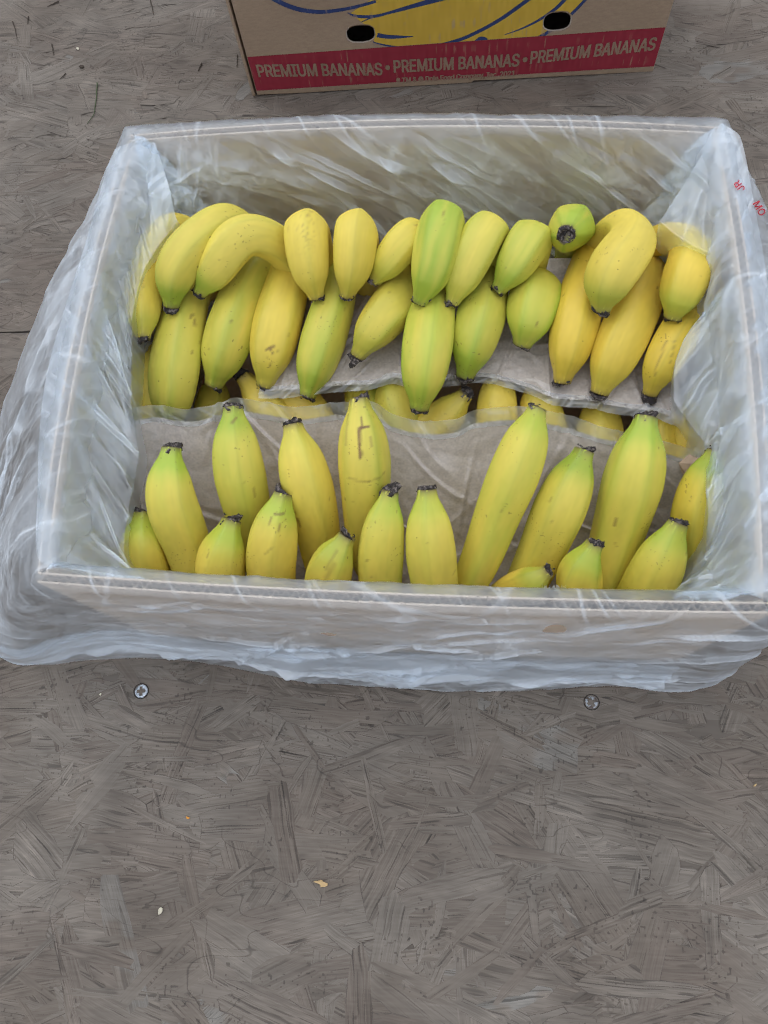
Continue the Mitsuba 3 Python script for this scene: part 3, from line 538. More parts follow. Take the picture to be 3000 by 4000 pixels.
# ------------------------------------------------------------------ bananas: centre line (tip first), radius, green neck, green body, ripeness, label, group
BANANAS = [
 ([[-0.2422, 0.0314, 0.166], [-0.2456, 0.063, 0.172], [-0.2444, 0.1027, 0.176], [-0.2276, 0.1424, 0.178], [-0.1976, 0.1424, 0.128]], 0.0174, 0.5, 0.1, 0.6, 'yellow banana at the far left of the back rows, partly behind the plastic film', 'upper back row bananas curling over the rest'),
 ([[-0.2189, 0.0636, 0.17], [-0.2094, 0.0878, 0.193], [-0.1899, 0.113, 0.2], [-0.1725, 0.1372, 0.19], [-0.1545, 0.1492, 0.14]], 0.0203, 0.9, 0.25, 0.3, 'bright yellow arching banana with green tip, second from the left in the upper back row', 'upper back row bananas curling over the rest'),
 ([[-0.1936, 0.0773, 0.172], [-0.1732, 0.0911, 0.192], [-0.1458, 0.1146, 0.203], [-0.1284, 0.1199, 0.19], [-0.1164, 0.1199, 0.13]], 0.019, 0.9, 0.15, 0.3, 'third upper back row banana from the left, leaning right to left with small green tip', 'upper back row bananas curling over the rest'),
 ([[-0.0866, 0.0764, 0.168], [-0.0907, 0.093, 0.193], [-0.0936, 0.116, 0.203], [-0.0936, 0.128, 0.153], [-0.0936, 0.128, 0.093]], 0.02, 0.15, 0.05, 0.45, 'short looking yellow banana with faint brown rub marks in the upper back row', 'upper back row bananas curling over the rest'),
 ([[-0.0584, 0.078, 0.168], [-0.0517, 0.0939, 0.192], [-0.0496, 0.116, 0.203], [-0.0496, 0.128, 0.153], [-0.0496, 0.128, 0.093]], 0.0197, 0.25, 0.1, 0.45, 'clean yellow banana pointing at the viewer, next to the rubbed one', 'upper back row bananas curling over the rest'),
 ([[-0.0343, 0.0925, 0.17], [-0.0187, 0.1036, 0.187], [-0.0049, 0.1193, 0.192], [0.0051, 0.1313, 0.142], [0.0051, 0.1313, 0.092]], 0.0172, 0.45, 0.2, 0.5, 'small yellow banana with dark scratches on its upper shoulder, left of the green upper ones', 'upper back row bananas curling over the rest'),
 ([[0.0074, 0.0691, 0.172], [0.0188, 0.0904, 0.197], [0.0248, 0.1251, 0.203], [0.0278, 0.1371, 0.153], [0.0278, 0.1371, 0.103]], 0.0216, 0.35, 0.75, 0.2, 'green upper row banana with a long black shred on its tip', 'upper back row bananas curling over the rest'),
 ([[0.0364, 0.071, 0.168], [0.0495, 0.0942, 0.192], [0.0627, 0.1208, 0.198], [0.0687, 0.1328, 0.148], [0.0687, 0.1328, 0.098]], 0.0189, 0.2, 0.6, 0.2, 'green yellow banana of the upper row, just right of the one with a black shred', 'upper back row bananas curling over the rest'),
 ([[0.0765, 0.0834, 0.17], [0.0888, 0.0957, 0.187], [0.1003, 0.1159, 0.192], [0.1063, 0.1279, 0.142], [0.1063, 0.1279, 0.092]], 0.0193, 0.5, 0.5, 0.25, 'short green yellow banana with a curved black scar near its top', 'upper back row bananas curling over the rest'),
 ([[0.1299, 0.1078, 0.213], [0.1394, 0.1406, 0.18], [0.1491, 0.1699, 0.14], [0.1551, 0.1866, 0.08], [0.1521, 0.1866, 0.04]], 0.0215, 0.3, 0.95, 0.3, 'green banana seen end on, its dark tip facing straight up at the viewer', 'upper back row bananas curling over the rest'),
 ([[0.1635, 0.058, 0.178], [0.1691, 0.0794, 0.2], [0.1864, 0.111, 0.2], [0.1826, 0.1405, 0.18], [0.1606, 0.1445, 0.12]], 0.0229, 0.85, 0.0, 0.35, 'large plain yellow hooked banana with green tip, tallest on the right of the back row', 'upper back row bananas curling over the rest'),
 ([[0.2243, 0.0542, 0.172], [0.2306, 0.0763, 0.192], [0.2386, 0.1095, 0.188], [0.2265, 0.1421, 0.165], [0.1865, 0.1421, 0.115]], 0.0202, 0.8, 0.0, 0.75, 'deep yellow hooked banana in the right back corner, tucked under the plastic film', 'upper back row bananas curling over the rest'),
 ([[-0.2289, -0.0284, 0.105], [-0.2203, 0.0077, 0.135], [-0.2164, 0.0611, 0.145], [-0.2128, 0.1091, 0.135], [-0.2008, 0.1441, 0.095]], 0.0235, 0.5, 0.4, 0.35, 'leftmost banana of the lower back row, its bottom end behind the paper divider', 'lower back row bananas under the curled ones'),
 ([[-0.1866, 0.009, 0.122], [-0.1728, 0.038, 0.143], [-0.1595, 0.0952, 0.148], [-0.1499, 0.1324, 0.14], [-0.1379, 0.1674, 0.1]], 0.0224, 0.3, 0.45, 0.35, 'greenish yellow banana of the lower back row, second from the left', 'lower back row bananas under the curled ones'),
 ([[-0.1377, 0.0105, 0.12], [-0.1291, 0.0435, 0.143], [-0.1216, 0.1027, 0.145], [-0.1187, 0.1453, 0.13], [-0.1127, 0.1803, 0.09]], 0.0235, 0.3, 0.12, 0.6, 'yellow banana of the lower back row with a small brown star shaped scar', 'lower back row bananas under the curled ones'),
 ([[-0.0964, 0.0012, 0.118], [-0.085, 0.0374, 0.138], [-0.0733, 0.0928, 0.145], [-0.0737, 0.1294, 0.13], [-0.0677, 0.1644, 0.09]], 0.0215, 0.45, 0.5, 0.35, 'greenish yellow lower back row banana, left of the one with a long black tip', 'lower back row bananas under the curled ones'),
 ([[-0.0497, 0.0358, 0.135], [-0.0352, 0.0526, 0.15], [-0.0158, 0.0848, 0.15], [-0.0076, 0.1208, 0.135], [0.0044, 0.1558, 0.095]], 0.0211, 0.3, 0.3, 0.45, 'yellow banana tilted over the bare paper with a long black drooping tip', 'lower back row bananas under the curled ones'),
 ([[0.0096, -0.013, 0.125], [0.0146, 0.0223, 0.15], [0.0179, 0.0752, 0.15], [0.0187, 0.1245, 0.13], [0.0217, 0.1545, 0.09]], 0.0232, 0.4, 0.72, 0.2, 'longest green yellow banana at the centre of the lower back row', 'lower back row bananas under the curled ones'),
 ([[0.0498, 0.0209, 0.125], [0.0574, 0.046, 0.147], [0.0649, 0.0868, 0.148], [0.0673, 0.1248, 0.13], [0.0703, 0.1548, 0.09]], 0.0217, 0.85, 0.55, 0.25, 'lower back row banana with a frayed tip and green collar, right of the longest', 'lower back row bananas under the curled ones'),
 ([[0.1005, 0.0456, 0.14], [0.106, 0.0631, 0.155], [0.1131, 0.097, 0.148], [0.1191, 0.109, 0.108], [0.1191, 0.129, 0.058]], 0.0232, 0.4, 0.85, 0.3, 'stubby green banana on the bare paper, below the one with a curved scar', 'lower back row bananas under the curled ones'),
 ([[0.1365, 0.0152, 0.128], [0.1423, 0.0477, 0.15], [0.1536, 0.1009, 0.15], [0.163, 0.1371, 0.135], [0.169, 0.1671, 0.095]], 0.0222, 0.1, 0.0, 0.85, 'deep yellow waisted banana, left of the long one under the large hooked banana', 'lower back row bananas under the curled ones'),
 ([[0.1704, 0.0062, 0.125], [0.1835, 0.0401, 0.148], [0.2054, 0.0914, 0.15], [0.2169, 0.127, 0.135], [0.2229, 0.157, 0.095]], 0.0217, 0.25, 0.0, 0.7, 'long yellow banana leaning right under the large hooked one', 'lower back row bananas under the curled ones'),
 ([[0.215, 0.0071, 0.125], [0.2213, 0.0262, 0.145], [0.2449, 0.0691, 0.148], [0.2573, 0.1071, 0.135], [0.2633, 0.1371, 0.095]], 0.0207, 0.15, 0.05, 0.9, 'deep yellow banana half covered by bunched plastic with red ink on the right', 'lower back row bananas under the curled ones'),
 ([[-0.2587, 0.0497, 0.124], [-0.2506, 0.0103, 0.114], [-0.2544, -0.0242, 0.094], [-0.2544, -0.0842, 0.064]], 0.0197, 0.0, 0.25, 0.6, 'dull yellow banana low at the left edge behind the plastic film', 'bananas of the bottom layer'),
 ([[-0.1649, 0.0282, 0.107], [-0.1527, 0.0162, 0.099], [-0.133, -0.0091, 0.089], [-0.113, -0.0491, 0.079], [-0.093, -0.0791, 0.059]], 0.0209, 0.0, 0.0, 0.5, 'small smooth yellow tip poking out below the second lower row banana', 'bananas of the bottom layer'),
 ([[-0.2038, 0.0485, 0.074], [-0.204, 0.0144, 0.069], [-0.204, -0.0256, 0.059], [-0.204, -0.0556, 0.039]], 0.0198, 0.2, 0.5, 0.7, 'shaded green banana deep between the first two lower row bananas', 'bananas of the bottom layer'),
 ([[-0.1421, 0.0439, 0.084], [-0.1201, 0.0171, 0.087], [-0.0978, -0.0059, 0.084], [-0.0778, -0.0459, 0.074], [-0.0578, -0.0759, 0.054]], 0.0211, 0.0, 0.0, 0.7, 'yellow banana shoulder low down between two lower row tips', 'bananas of the bottom layer'),
 ([[-0.062, 0.0533, 0.079], [-0.0479, 0.0167, 0.079], [-0.0419, -0.0233, 0.069], [-0.0359, -0.0633, 0.049]], 0.0211, 0.3, 0.5, 0.7, 'dark green yellow sliver in the gap right of the fourth lower row banana', 'bananas of the bottom layer'),
 ([[-0.0246, 0.0431, 0.089], [-0.0141, 0.0058, 0.094], [-0.0072, -0.0184, 0.084], [-0.0012, -0.0584, 0.074], [-0.0012, -0.0884, 0.054]], 0.0224, 0.2, 0.45, 0.5, 'yellow green bottom banana left of the longest banana tip', 'bananas of the bottom layer'),
 ([[0.052, 0.0119, 0.11], [0.0383, 0.0, 0.098], [0.0151, -0.0236, 0.086], [-0.0049, -0.0636, 0.066], [-0.0149, -0.0836, 0.046]], 0.0193, 0.2, 0.1, 0.6, 'slanting yellow bottom banana with a scarred ridge right of the longest banana tip', 'bananas of the bottom layer'),
 ([[0.0828, 0.045, 0.089], [0.0815, 0.0126, 0.094], [0.0812, -0.0163, 0.084], [0.0782, -0.0563, 0.064], [0.0782, -0.0763, 0.044]], 0.0204, 0.0, 0.05, 0.55, 'upright yellow bottom banana just right of the slanting one', 'bananas of the bottom layer'),
 ([[0.1188, 0.0406, 0.089], [0.1226, 0.0097, 0.092], [0.1277, -0.0151, 0.084], [0.1307, -0.0551, 0.064], [0.1307, -0.0751, 0.044]], 0.0221, 0.1, 0.1, 0.6, 'yellow bottom banana behind the tallest leaning front banana', 'bananas of the bottom layer'),
 ([[0.1811, 0.0273, 0.079], [0.1784, 0.0004, 0.084], [0.1779, -0.0211, 0.079], [0.1779, -0.0611, 0.059], [0.1779, -0.0811, 0.039]], 0.0231, 0.1, 0.1, 0.6, 'yellow bottom banana with small brown specks, under the right end of the paper sheet', 'bananas of the bottom layer'),
 ([[0.2319, 0.0183, 0.089], [0.2313, -0.0163, 0.092], [0.2329, -0.0405, 0.084], [0.2329, -0.0805, 0.064], [0.2329, -0.1005, 0.044]], 0.0171, 0.1, 0.1, 0.8, 'narrow strip of yellow bottom banana right of the greenest tall front banana', 'bananas of the bottom layer'),
 ([[0.2578, 0.021, 0.094], [0.2561, -0.0166, 0.094], [0.2597, -0.0443, 0.084], [0.2597, -0.0843, 0.064], [0.2597, -0.1043, 0.044]], 0.0188, 0.1, 0.05, 0.9, 'dull yellow bottom banana at the right edge beside the hanging film', 'bananas of the bottom layer'),
 ([[-0.1893, -0.0851, 0.19], [-0.1896, -0.118, 0.178], [-0.1855, -0.1462, 0.14], [-0.1805, -0.1749, 0.09], [-0.1705, -0.176, 0.055]], 0.0225, 1.0, 0.2, 0.3, 'tall yellow front banana at the left with a green neck', 'front row bananas standing tip up'),
 ([[-0.1402, -0.0498, 0.196], [-0.137, -0.0843, 0.18], [-0.1353, -0.1176, 0.135], [-0.1322, -0.1468, 0.09], [-0.1222, -0.1588, 0.055]], 0.0231, 0.7, 0.35, 0.25, 'tall greenish front banana whose tip meets the divider edge, second tall one from the left', 'front row bananas standing tip up'),
 ([[-0.0891, -0.0641, 0.196], [-0.0803, -0.0984, 0.178], [-0.0754, -0.124, 0.135], [-0.0725, -0.1519, 0.085], [-0.0675, -0.1639, 0.05]], 0.0213, 0.25, 0.15, 0.4, 'tall yellow front banana with a ragged dark tip, third tall one from the left', 'front row bananas standing tip up'),
 ([[-0.0353, -0.0431, 0.202], [-0.0304, -0.0795, 0.185], [-0.0305, -0.1092, 0.145], [-0.0326, -0.1387, 0.09], [-0.0326, -0.1507, 0.055]], 0.0218, 0.15, 0.4, 0.35, 'tall front banana with a T shaped brown scar and a ring mark', 'front row bananas standing tip up'),
 ([[0.1064, -0.0487, 0.202], [0.0949, -0.0843, 0.19], [0.0795, -0.1213, 0.155], [0.0619, -0.1615, 0.11], [0.0499, -0.1695, 0.075]], 0.0205, 0.5, 0.35, 0.3, 'longest front banana, leaning to the right from the middle of the front row', 'front row bananas standing tip up'),
 ([[0.1442, -0.0787, 0.192], [0.1316, -0.1108, 0.175], [0.1192, -0.1417, 0.135], [0.1059, -0.1684, 0.095], [0.0979, -0.1744, 0.06]], 0.0206, 0.85, 0.45, 0.35, 'green striped front banana leaning right, between the longest and the greenest tall ones', 'front row bananas standing tip up'),
 ([[0.1897, -0.0536, 0.202], [0.1843, -0.0895, 0.185], [0.1799, -0.1225, 0.145], [0.1684, -0.1628, 0.1], [0.1584, -0.1688, 0.065]], 0.0235, 0.8, 0.6, 0.4, 'thick tall green banana at the right of the front row', 'front row bananas standing tip up'),
 ([[0.2458, -0.0741, 0.185], [0.2362, -0.1024, 0.172], [0.2365, -0.1285, 0.145], [0.2464, -0.1515, 0.1], [0.2434, -0.1575, 0.065]], 0.0179, 0.9, 0.35, 0.9, 'rightmost front banana, half hidden by the hanging plastic film', 'front row bananas standing tip up'),
 ([[-0.2201, -0.1306, 0.155], [-0.2189, -0.1546, 0.15], [-0.2212, -0.1729, 0.11], [-0.2112, -0.176, 0.06]], 0.0196, 0.9, 0.1, 0.6, 'low banana in the front left corner, its side tucked behind the film', 'front row bananas standing tip up'),
 ([[-0.137, -0.1392, 0.172], [-0.1451, -0.1628, 0.16], [-0.1566, -0.176, 0.118], [-0.1566, -0.176, 0.068]], 0.0213, 0.95, 0.1, 0.4, 'short yellow front banana with green neck, between the first two tall ones', 'front row bananas standing tip up'),
 ([[-0.0946, -0.1174, 0.18], [-0.1025, -0.1432, 0.166], [-0.1109, -0.176, 0.115], [-0.1109, -0.176, 0.065]], 0.0212, 0.95, 0.1, 0.4, 'short yellow front banana with black flecks below its green neck, left of the speckled one', 'front row bananas standing tip up'),
 ([[-0.0409, -0.1491, 0.172], [-0.0517, -0.1651, 0.16], [-0.062, -0.176, 0.12], [-0.065, -0.176, 0.07]], 0.0195, 0.6, 0.25, 0.45, 'little front banana with brown speckled neck, leaning right below the scarred tall one', 'front row bananas standing tip up'),
 ([[-0.0079, -0.1138, 0.182], [-0.0135, -0.14, 0.166], [-0.017, -0.176, 0.118], [-0.017, -0.176, 0.068]], 0.0202, 0.6, 0.4, 0.35, 'straight greenish front banana at the centre, right of the speckled little one', 'front row bananas standing tip up'),
 ([[0.0216, -0.1113, 0.182], [0.0239, -0.1387, 0.166], [0.0303, -0.176, 0.118], [0.0343, -0.176, 0.068]], 0.0213, 0.6, 0.25, 0.25, 'straight pale yellow front banana at the centre, left of the longest leaning one', 'front row bananas standing tip up'),
 ([[0.1189, -0.1708, 0.168], [0.11, -0.176, 0.158], [0.0998, -0.176, 0.128], [0.0798, -0.176, 0.088]], 0.0139, 0.85, 0.0, 0.55, 'low yellow banana at the front edge with its dark tip turned to the right', 'front row bananas standing tip up'),
 ([[0.153, -0.1503, 0.178], [0.145, -0.1664, 0.165], [0.1482, -0.176, 0.125], [0.1452, -0.176, 0.075]], 0.0184, 0.9, 0.2, 0.6, 'short yellow front banana with a wide green neck, below the thick green one', 'front row bananas standing tip up'),
 ([[0.2152, -0.1319, 0.18], [0.2061, -0.1546, 0.165], [0.1997, -0.176, 0.12], [0.1937, -0.176, 0.07]], 0.0213, 0.7, 0.4, 0.55, 'stout yellow green front banana at lower right beside the film folds', 'front row bananas standing tip up'),
]
SCARS = {5: [(0.05, -0.006, 0.055, -0.002, 0.0006, 0.8), (0.055, -0.009, 0.062, -0.004, 0.0006, 0.8), (0.065, 0, 0.072, 0.006, 0.0006, 0.8), (0.06, -0.003, 0.066, 0.001, 0.0005, 0.7)], 8: [(0.055, -0.004, 0.062, -0.003, 0.0009, 0.9), (0.062, -0.003, 0.066, 0.001, 0.0009, 0.95), (0.066, 0.001, 0.064, 0.005, 0.0008, 0.9)], 14: [(0.034, -0.004, 0.038, 0.003, 0.0008, 0.9), (0.036, -0.002, 0.032, 0.003, 0.0007, 0.8), (0.022, 0.002, 0.026, 0.003, 0.0007, 0.6)], 38: [(0.016, 0.0, 0.024, 0.0, 0.0006, 1.0), (0.023, -0.006, 0.0235, 0.003, 0.0007, 1.2), (0.025, 0.003, 0.042, 0.004, 0.0011, 1.2), (0.03, -0.006, 0.036, -0.006, 0.0006, 0.5), (0.055, -0.018, 0.058, -0.002, 0.0006, 0.55), (0.058, -0.002, 0.057, 0.016, 0.0006, 0.55), (0.012, 0.012, 0.034, 0.016, 0.0008, 0.4)], 36: [(0.01, -0.002, 0.014, 0.002, 0.001, 0.8), (0.06, -0.01, 0.068, -0.009, 0.0007, 0.5)], 37: [(0.072, 0.018, 0.082, 0.017, 0.0011, 0.8)], 45: [(0.014, -0.005, 0.016, 0.002, 0.0009, 0.8), (0.021, -0.004, 0.027, -0.003, 0.0007, 0.8), (0.019, 0.005, 0.024, 0.006, 0.0007, 0.8)], 46: [(0.02, 0.0, 0.03, 0.002, 0.0016, 0.35), (0.012, 0.003, 0.024, 0.005, 0.0012, 0.4)], 41: [(0.075, 0.004, 0.083, 0.005, 0.001, 0.8)], 11: [(0.05, 0.004, 0.075, -0.004, 0.0007, 0.6)], 22: [(0.02, -0.002, 0.04, -0.006, 0.0008, 0.6), (0.03, 0.006, 0.042, 0.0, 0.0006, 0.5)], 12: [(0.1, 0.006, 0.104, 0.008, 0.0012, 0.8), (0.095, 0.012, 0.1, 0.011, 0.0012, 0.8)]}
SHRED = {6: .024, 16: .016, 18: .010}
G_D = np.array([0, .006, .013, .022, .034, .050, .072, .100])
G_R = np.array([.37, .43, .60, .80, .925, .985, 1.0, 1.0])
def banana(idx, pts, R, gt, gb, hue, label, group):
    R = R * (1.06 if idx >= 12 else 1.02)
    r = np.random.default_rng(500 + idx)
    low = 23 <= idx < 35
    NL, NA = (84, 40) if low else (144, 64)
    C = np.array(pts); d = np.r_[0, np.cumsum(np.linalg.norm(np.diff(C, axis=0), axis=1))]
    cs = CubicSpline(d, C, axis=0, bc_type='natural')
    fine = cs(np.linspace(0, d[-1], 400)); fd = np.r_[0, np.cumsum(np.linalg.norm(np.diff(fine, axis=0), axis=1))]; L = fd[-1]
    D = np.r_[np.linspace(0, .05, NL * 2 // 5, endpoint=False), np.linspace(.05, L, NL - NL * 2 // 5)]
    P = np.stack([np.interp(D, fd, fine[:, k]) for k in range(3)], -1)
    Tn = np.stack([np.interp(D, fd, np.gradient(fine[:, k], fd)) for k in range(3)], -1); Tn /= np.linalg.norm(Tn, axis=1, keepdims=True)
    N = np.zeros_like(P); m = NL // 3
    to = CAM - P[m]; n0 = to - (to @ Tn[m]) * Tn[m]; N[m] = n0 / np.linalg.norm(n0)
    for rng_ in (range(m + 1, NL), range(m - 1, -1, -1)):
        for i in rng_:
            q = N[i - 1] if i > m else N[i + 1]
            q = q - (q @ Tn[i]) * Tn[i]; N[i] = q / np.linalg.norm(q)
    Bn = np.cross(Tn, N)
    th = np.linspace(0, 2 * math.pi, NA, endpoint=False)
    ridges = np.sort((r.uniform(0, 2 * math.pi) + 2 * math.pi / 5 * np.arange(5) + r.normal(0, .16, 5)) % (2 * math.pi))
    rr = np.r_[ridges[-1] - 2 * math.pi, ridges, ridges[0] + 2 * math.pi]
    k = np.searchsorted(rr, th) - 1; wsec = rr[k + 1] - rr[k]; dl = np.minimum(th - rr[k], rr[k + 1] - th)
    ds = np.sqrt(dl ** 2 + .09 ** 2) - .02
    flat = np.cos(wsec / 2) / np.cos(np.clip(wsec / 2 - ds, 0, 2)); flat /= flat.max()
    hook = idx in (10, 11, 19)
    gsc = R / .021 * (.72 if hook else 1)
    g = PchipInterpolator(G_D * gsc, G_R)(np.minimum(D, .1 * gsc))
    if hook: g = g * (1 - .20 * np.clip((D - .04) / .06, 0, 1))
    g = g * (1 - .22 * np.clip((D - .055) / .10, 0, 1))
    e = (L - D) / .045; g = g * np.where(e < 1, .42 + .58 * np.sqrt(np.clip(1 - (1 - e) ** 2, 0, 1)), 1)
    pent = .44 + .20 * np.exp(-D / .03)
    rad = R * g[:, None] * (1 - pent[:, None] * (1 - flat[None, :]))
    ph = np.stack(np.broadcast_arrays(D[:, None] * 28, np.cos(th)[None, :] * 1.3 + idx * 7.7, np.sin(th)[None, :] * 1.3), -1)
    lump = meshkit.fbm(ph, 2, 3) - .5
    rad = rad * (1 + .05 * lump * g[:, None])
    V = P[:, None] + rad[..., None] * (np.cos(th)[None, :, None] * N[:, None] + np.sin(th)[None, :, None] * Bn[:, None])
    # colour of the peel itself
    rid = np.exp(-(dl * R / .0042) ** 2)[None, :]; thin = np.exp(-(dl * R / .0012) ** 2)[None, :]
    mott = meshkit.fbm(ph * [1, 1.6, 1.6] + 20, 3, 8)
    grain = meshkit.fbm(ph * [5, 6, 6] + 70, 2, 6) - .5
    tipg = np.exp(-((D - .012) / .012) ** 2 * np.where(D < .012, .3, 1))[:, None] * gt * .72
    strip = .5 + .5 * np.cos(th - r.uniform(0, 6))[None, :]
    wg = np.clip(gb * (.34 + .80 * strip * mott * 1.5) + (.05 + .24 * gb) * rid + tipg * 1.15 + (mott - .5) * .35 * (.3 + gb) + .10 * gb, 0, 1)[..., None]
    yel = np.array([.66, .53, .10]) * (1 - hue) + np.array([.65, .445, .045]) * hue
    yel = yel[None, None] * (1 + .22 * (meshkit.fbm(ph * [.8, 1.2, 1.2] + 50, 2, 4) - .5))[..., None]
    yel = yel * (1 + .13 * grain)[..., None]
    grn = np.array([.34, .43, .045]) * (1 - .25 * r.random())
    col = yel * (1 - wg) + grn * wg
    col = col * (1 - .08 * thin[..., None])
    if idx == 3:                                                     # a rubbed patch of fine brown dots
        rub = np.clip((meshkit.noise(ph * [40, 30, 30]) - .62) * 6, 0, 1) * np.exp(-((D[:, None] - .062) / .018) ** 2) * np.exp(-(np.clip(np.abs((th + math.pi) % (2 * math.pi) - math.pi) - .1, 0, 9) / .35) ** 2)[None, :]
        col = col * (1 - .5 * rub[..., None]) + np.array([.2, .10, .04]) * .5 * rub[..., None]
    br = (np.exp(-D / .0035)[:, None] * .9 * (meshkit.noise(ph * [6, 4, 4]) > .25))[..., None]
    col = col * (1 - br) + np.array([.10, .07, .04]) * br
    arc = ((th + math.pi) % (2 * math.pi) - math.pi)[None, :] * R * g[:, None]
    def stroke(d0, a0, d1, a1, w, c, o):
        nonlocal col
        ax, ay = d1 - d0, a1 - a0; l2 = ax * ax + ay * ay + 1e-12
        u = np.clip(((D[:, None] - d0) * ax + (arc - a0) * ay) / l2, 0, 1)
        dist = np.hypot(D[:, None] - d0 - u * ax, arc - a0 - u * ay) * (1 + .8 * (meshkit.noise(ph * [9, 9, 9] + 3) - .5))
        k_ = (o * np.clip(1.6 - dist / w, 0, 1))[..., None]
        col = col * (1 - k_) + np.array(c) * k_
    for st in SCARS.get(idx, []): stroke(*st[:5], (.15, .07, .03), st[5] * .75)
    for _ in range(r.integers(2, 6)):
        d0, a0 = r.uniform(.012, min(.12, L)), r.uniform(-1.2, 1.2) * R; an = r.normal(0, .5); l = r.choice([.001, .002, .004, .008], p=[.4, .3, .2, .1])
        stroke(d0, a0, d0 + l * math.cos(an), a0 + l * math.sin(an), r.uniform(.0004, .0008), (.14, .07, .025), r.uniform(.2, .6))
    V = V.reshape(-1, 3); col = col.reshape(-1, 3)
    F = grid_faces(NL, NA, True)
    V = np.vstack([V, P[:1] , P[-1:] + Tn[-1:] * .004]); col = np.vstack([col, [[.1, .08, .05]], col[-1:]])
    j = np.arange(NA); j2 = (j + 1) % NA; o = (NL - 1) * NA
    F = np.vstack([F, np.stack([j, j2, np.full(NA, NL * NA)], -1), np.stack([o + j2, o + j, np.full(NA, NL * NA + 1)], -1)])
    if trimesh.Trimesh(V, F, process=False).volume < 0: F = F[:, ::-1]
    key = thing('banana', label, 'banana', group)
    add('peel', (V, F), 'peel', key, smooth=True, color=np.clip(col, 0, 1))
    # the dried blossom end: a ragged dark cup
    rc = R * .315; parts = []
    na = 22; a = np.linspace(0, 2 * math.pi, na, endpoint=False)
    prof_ = [(.0034, .92), (.0012, 1.03), (-.0006, 1.07), (-.0019, .96), (-.0021, .74), (-.0004, .48), (.0002, .18)]
    ex = r.uniform(.7, 1.5); tilt = r.normal(0, .35, 2)
    cup = np.array([[P[0] + Tn[0] * (zz * ex + rc * rr_ * (tilt[0] * math.cos(q) + tilt[1] * math.sin(q))) + rc * rr_ * (1 + r.normal(0, .09)) * (math.cos(q) * N[0] + math.sin(q) * Bn[0]) + r.normal(0, .0005, 3) * (i > 0) for q in a] for i, (zz, rr_) in enumerate(prof_)])
    cf_ = grid_faces(len(prof_), na, True)
    cv = np.vstack([cup.reshape(-1, 3), P[:1] + Tn[:1] * .0002]); o = (len(prof_) - 1) * na
    cf_ = np.vstack([cf_, np.stack([o + np.arange(na), o + (np.arange(na) + 1) % na, np.full(na, len(cv) - 1)], -1)])
    parts.append((cv, cf_))
    for q in range(int(r.choice([0, 1, 2, 3]))):                         # torn bits standing off the rim
        aa = r.uniform(0, 2 * math.pi); w = r.uniform(.0008, .0020); h = r.uniform(.0004, .0020)
        e0 = math.cos(aa) * N[0] + math.sin(aa) * Bn[0]; e1 = np.cross(Tn[0], e0); c = P[0] - Tn[0] * .002 + e0 * rc
        tv = np.array([c - e1 * w, c + e1 * w, c - Tn[0] * h + e0 * r.normal(0, .0012), c - e1 * w * .8 - e0 * .0012, c + e1 * w * .8 - e0 * .0012])
        parts.append((tv, np.array([[0, 1, 2], [4, 3, 2], [0, 2, 3], [1, 4, 2]])))
    if idx in SHRED:
        l = SHRED[idx]; n = 10; t = np.linspace(0, 1, n)
        up = CAM - P[0]; up /= np.linalg.norm(up)
        side = N[0] if idx != 6 else Bn[0]
        c = P[0] + side * rc * .6 + np.outer(t, (Tn[0] * l if idx == 6 else -Tn[0] * l * .8) + up * .004) + np.outer(np.sin(t * 3), up * .003) + r.normal(0, .0005, (n, 3))
        a8 = np.linspace(0, 2 * math.pi, 8, endpoint=False)
        wd = (.0042 * (1 - t) ** .6 + .0006)
        sv = np.array([c[i] + wd[i] * (1 + r.normal(0, .15)) * (math.cos(q) * N[0] + math.sin(q) * Bn[0]) for i in range(n) for q in a8])
        parts.append((sv, grid_faces(n, 8, True)))
    add('blossom_end', joined(parts), 'dried_tip', key, smooth=40)
for i, q in enumerate(BANANAS): banana(i, *q)

# ------------------------------------------------------------------ the closed carton behind
RB0, RB1 = np.array([-0.22791, 0.49537]), np.array([0.27548, 0.52561])
rbx = (RB1 - RB0) / np.linalg.norm(RB1 - RB0); rby = np.array([-rbx[1], rbx[0]]); RBW = float(np.linalg.norm(RB1 - RB0)); RBD, RBH = .405, .245
RBM = np.eye(4); RBM[:2, 0] = rbx; RBM[:2, 1] = [0, 0]; RBM[2, 1] = 1; RBM[:2, 2] = -rby; RBM[:2, 3] = RB0      # panel frame: x along, y up, z towards the viewer
def on_panel(poly, z0, z1):
    polys = [g for g in getattr(poly, 'geoms', [poly]) if g.area > 1e-9]
    m = trimesh.util.concatenate([trimesh.creation.extrude_polygon(g, z1 - z0, engine='earcut') for g in polys])
    m.apply_translation([0, 0, z0]); m.apply_transform(RBM); return m
back_box = thing('closed_carton', 'closed cardboard banana carton with red lettered band standing on the floor behind', 'carton')
def ragged(c, rx, rz, seed, grow=0):
    r = np.random.default_rng(seed); a = np.linspace(0, 2 * math.pi, 72, endpoint=False)
    e = 2.6; ca, sa = np.cos(a), np.sin(a)
    k = (np.abs(ca) ** e + np.abs(sa) ** e) ** (-1 / e) * (1 + r.normal(0, .012, 72))
    return Polygon(np.stack([c[0] + (rx + grow) * k * ca, c[1] + (rz + grow) * k * sa], -1))
HH = [([0.1431, 0.0791], 0.0176, 0.012), ([0.3752, 0.0775], 0.0168, 0.0124)]
holes = shapely.union_all([ragged(c, rx, rz, 40 + i) for i, (c, rx, rz) in enumerate(HH)])
face = Polygon([(0, .0035), (.05, .002), (RBW * .55, .001), (RBW * .556, .004), (RBW * .60, .003), (RBW, .0), (RBW, RBH), (0, RBH)])
fp = add('front_panel', on_panel(face.difference(holes), -.0055, 0), 'print_card', back_box)
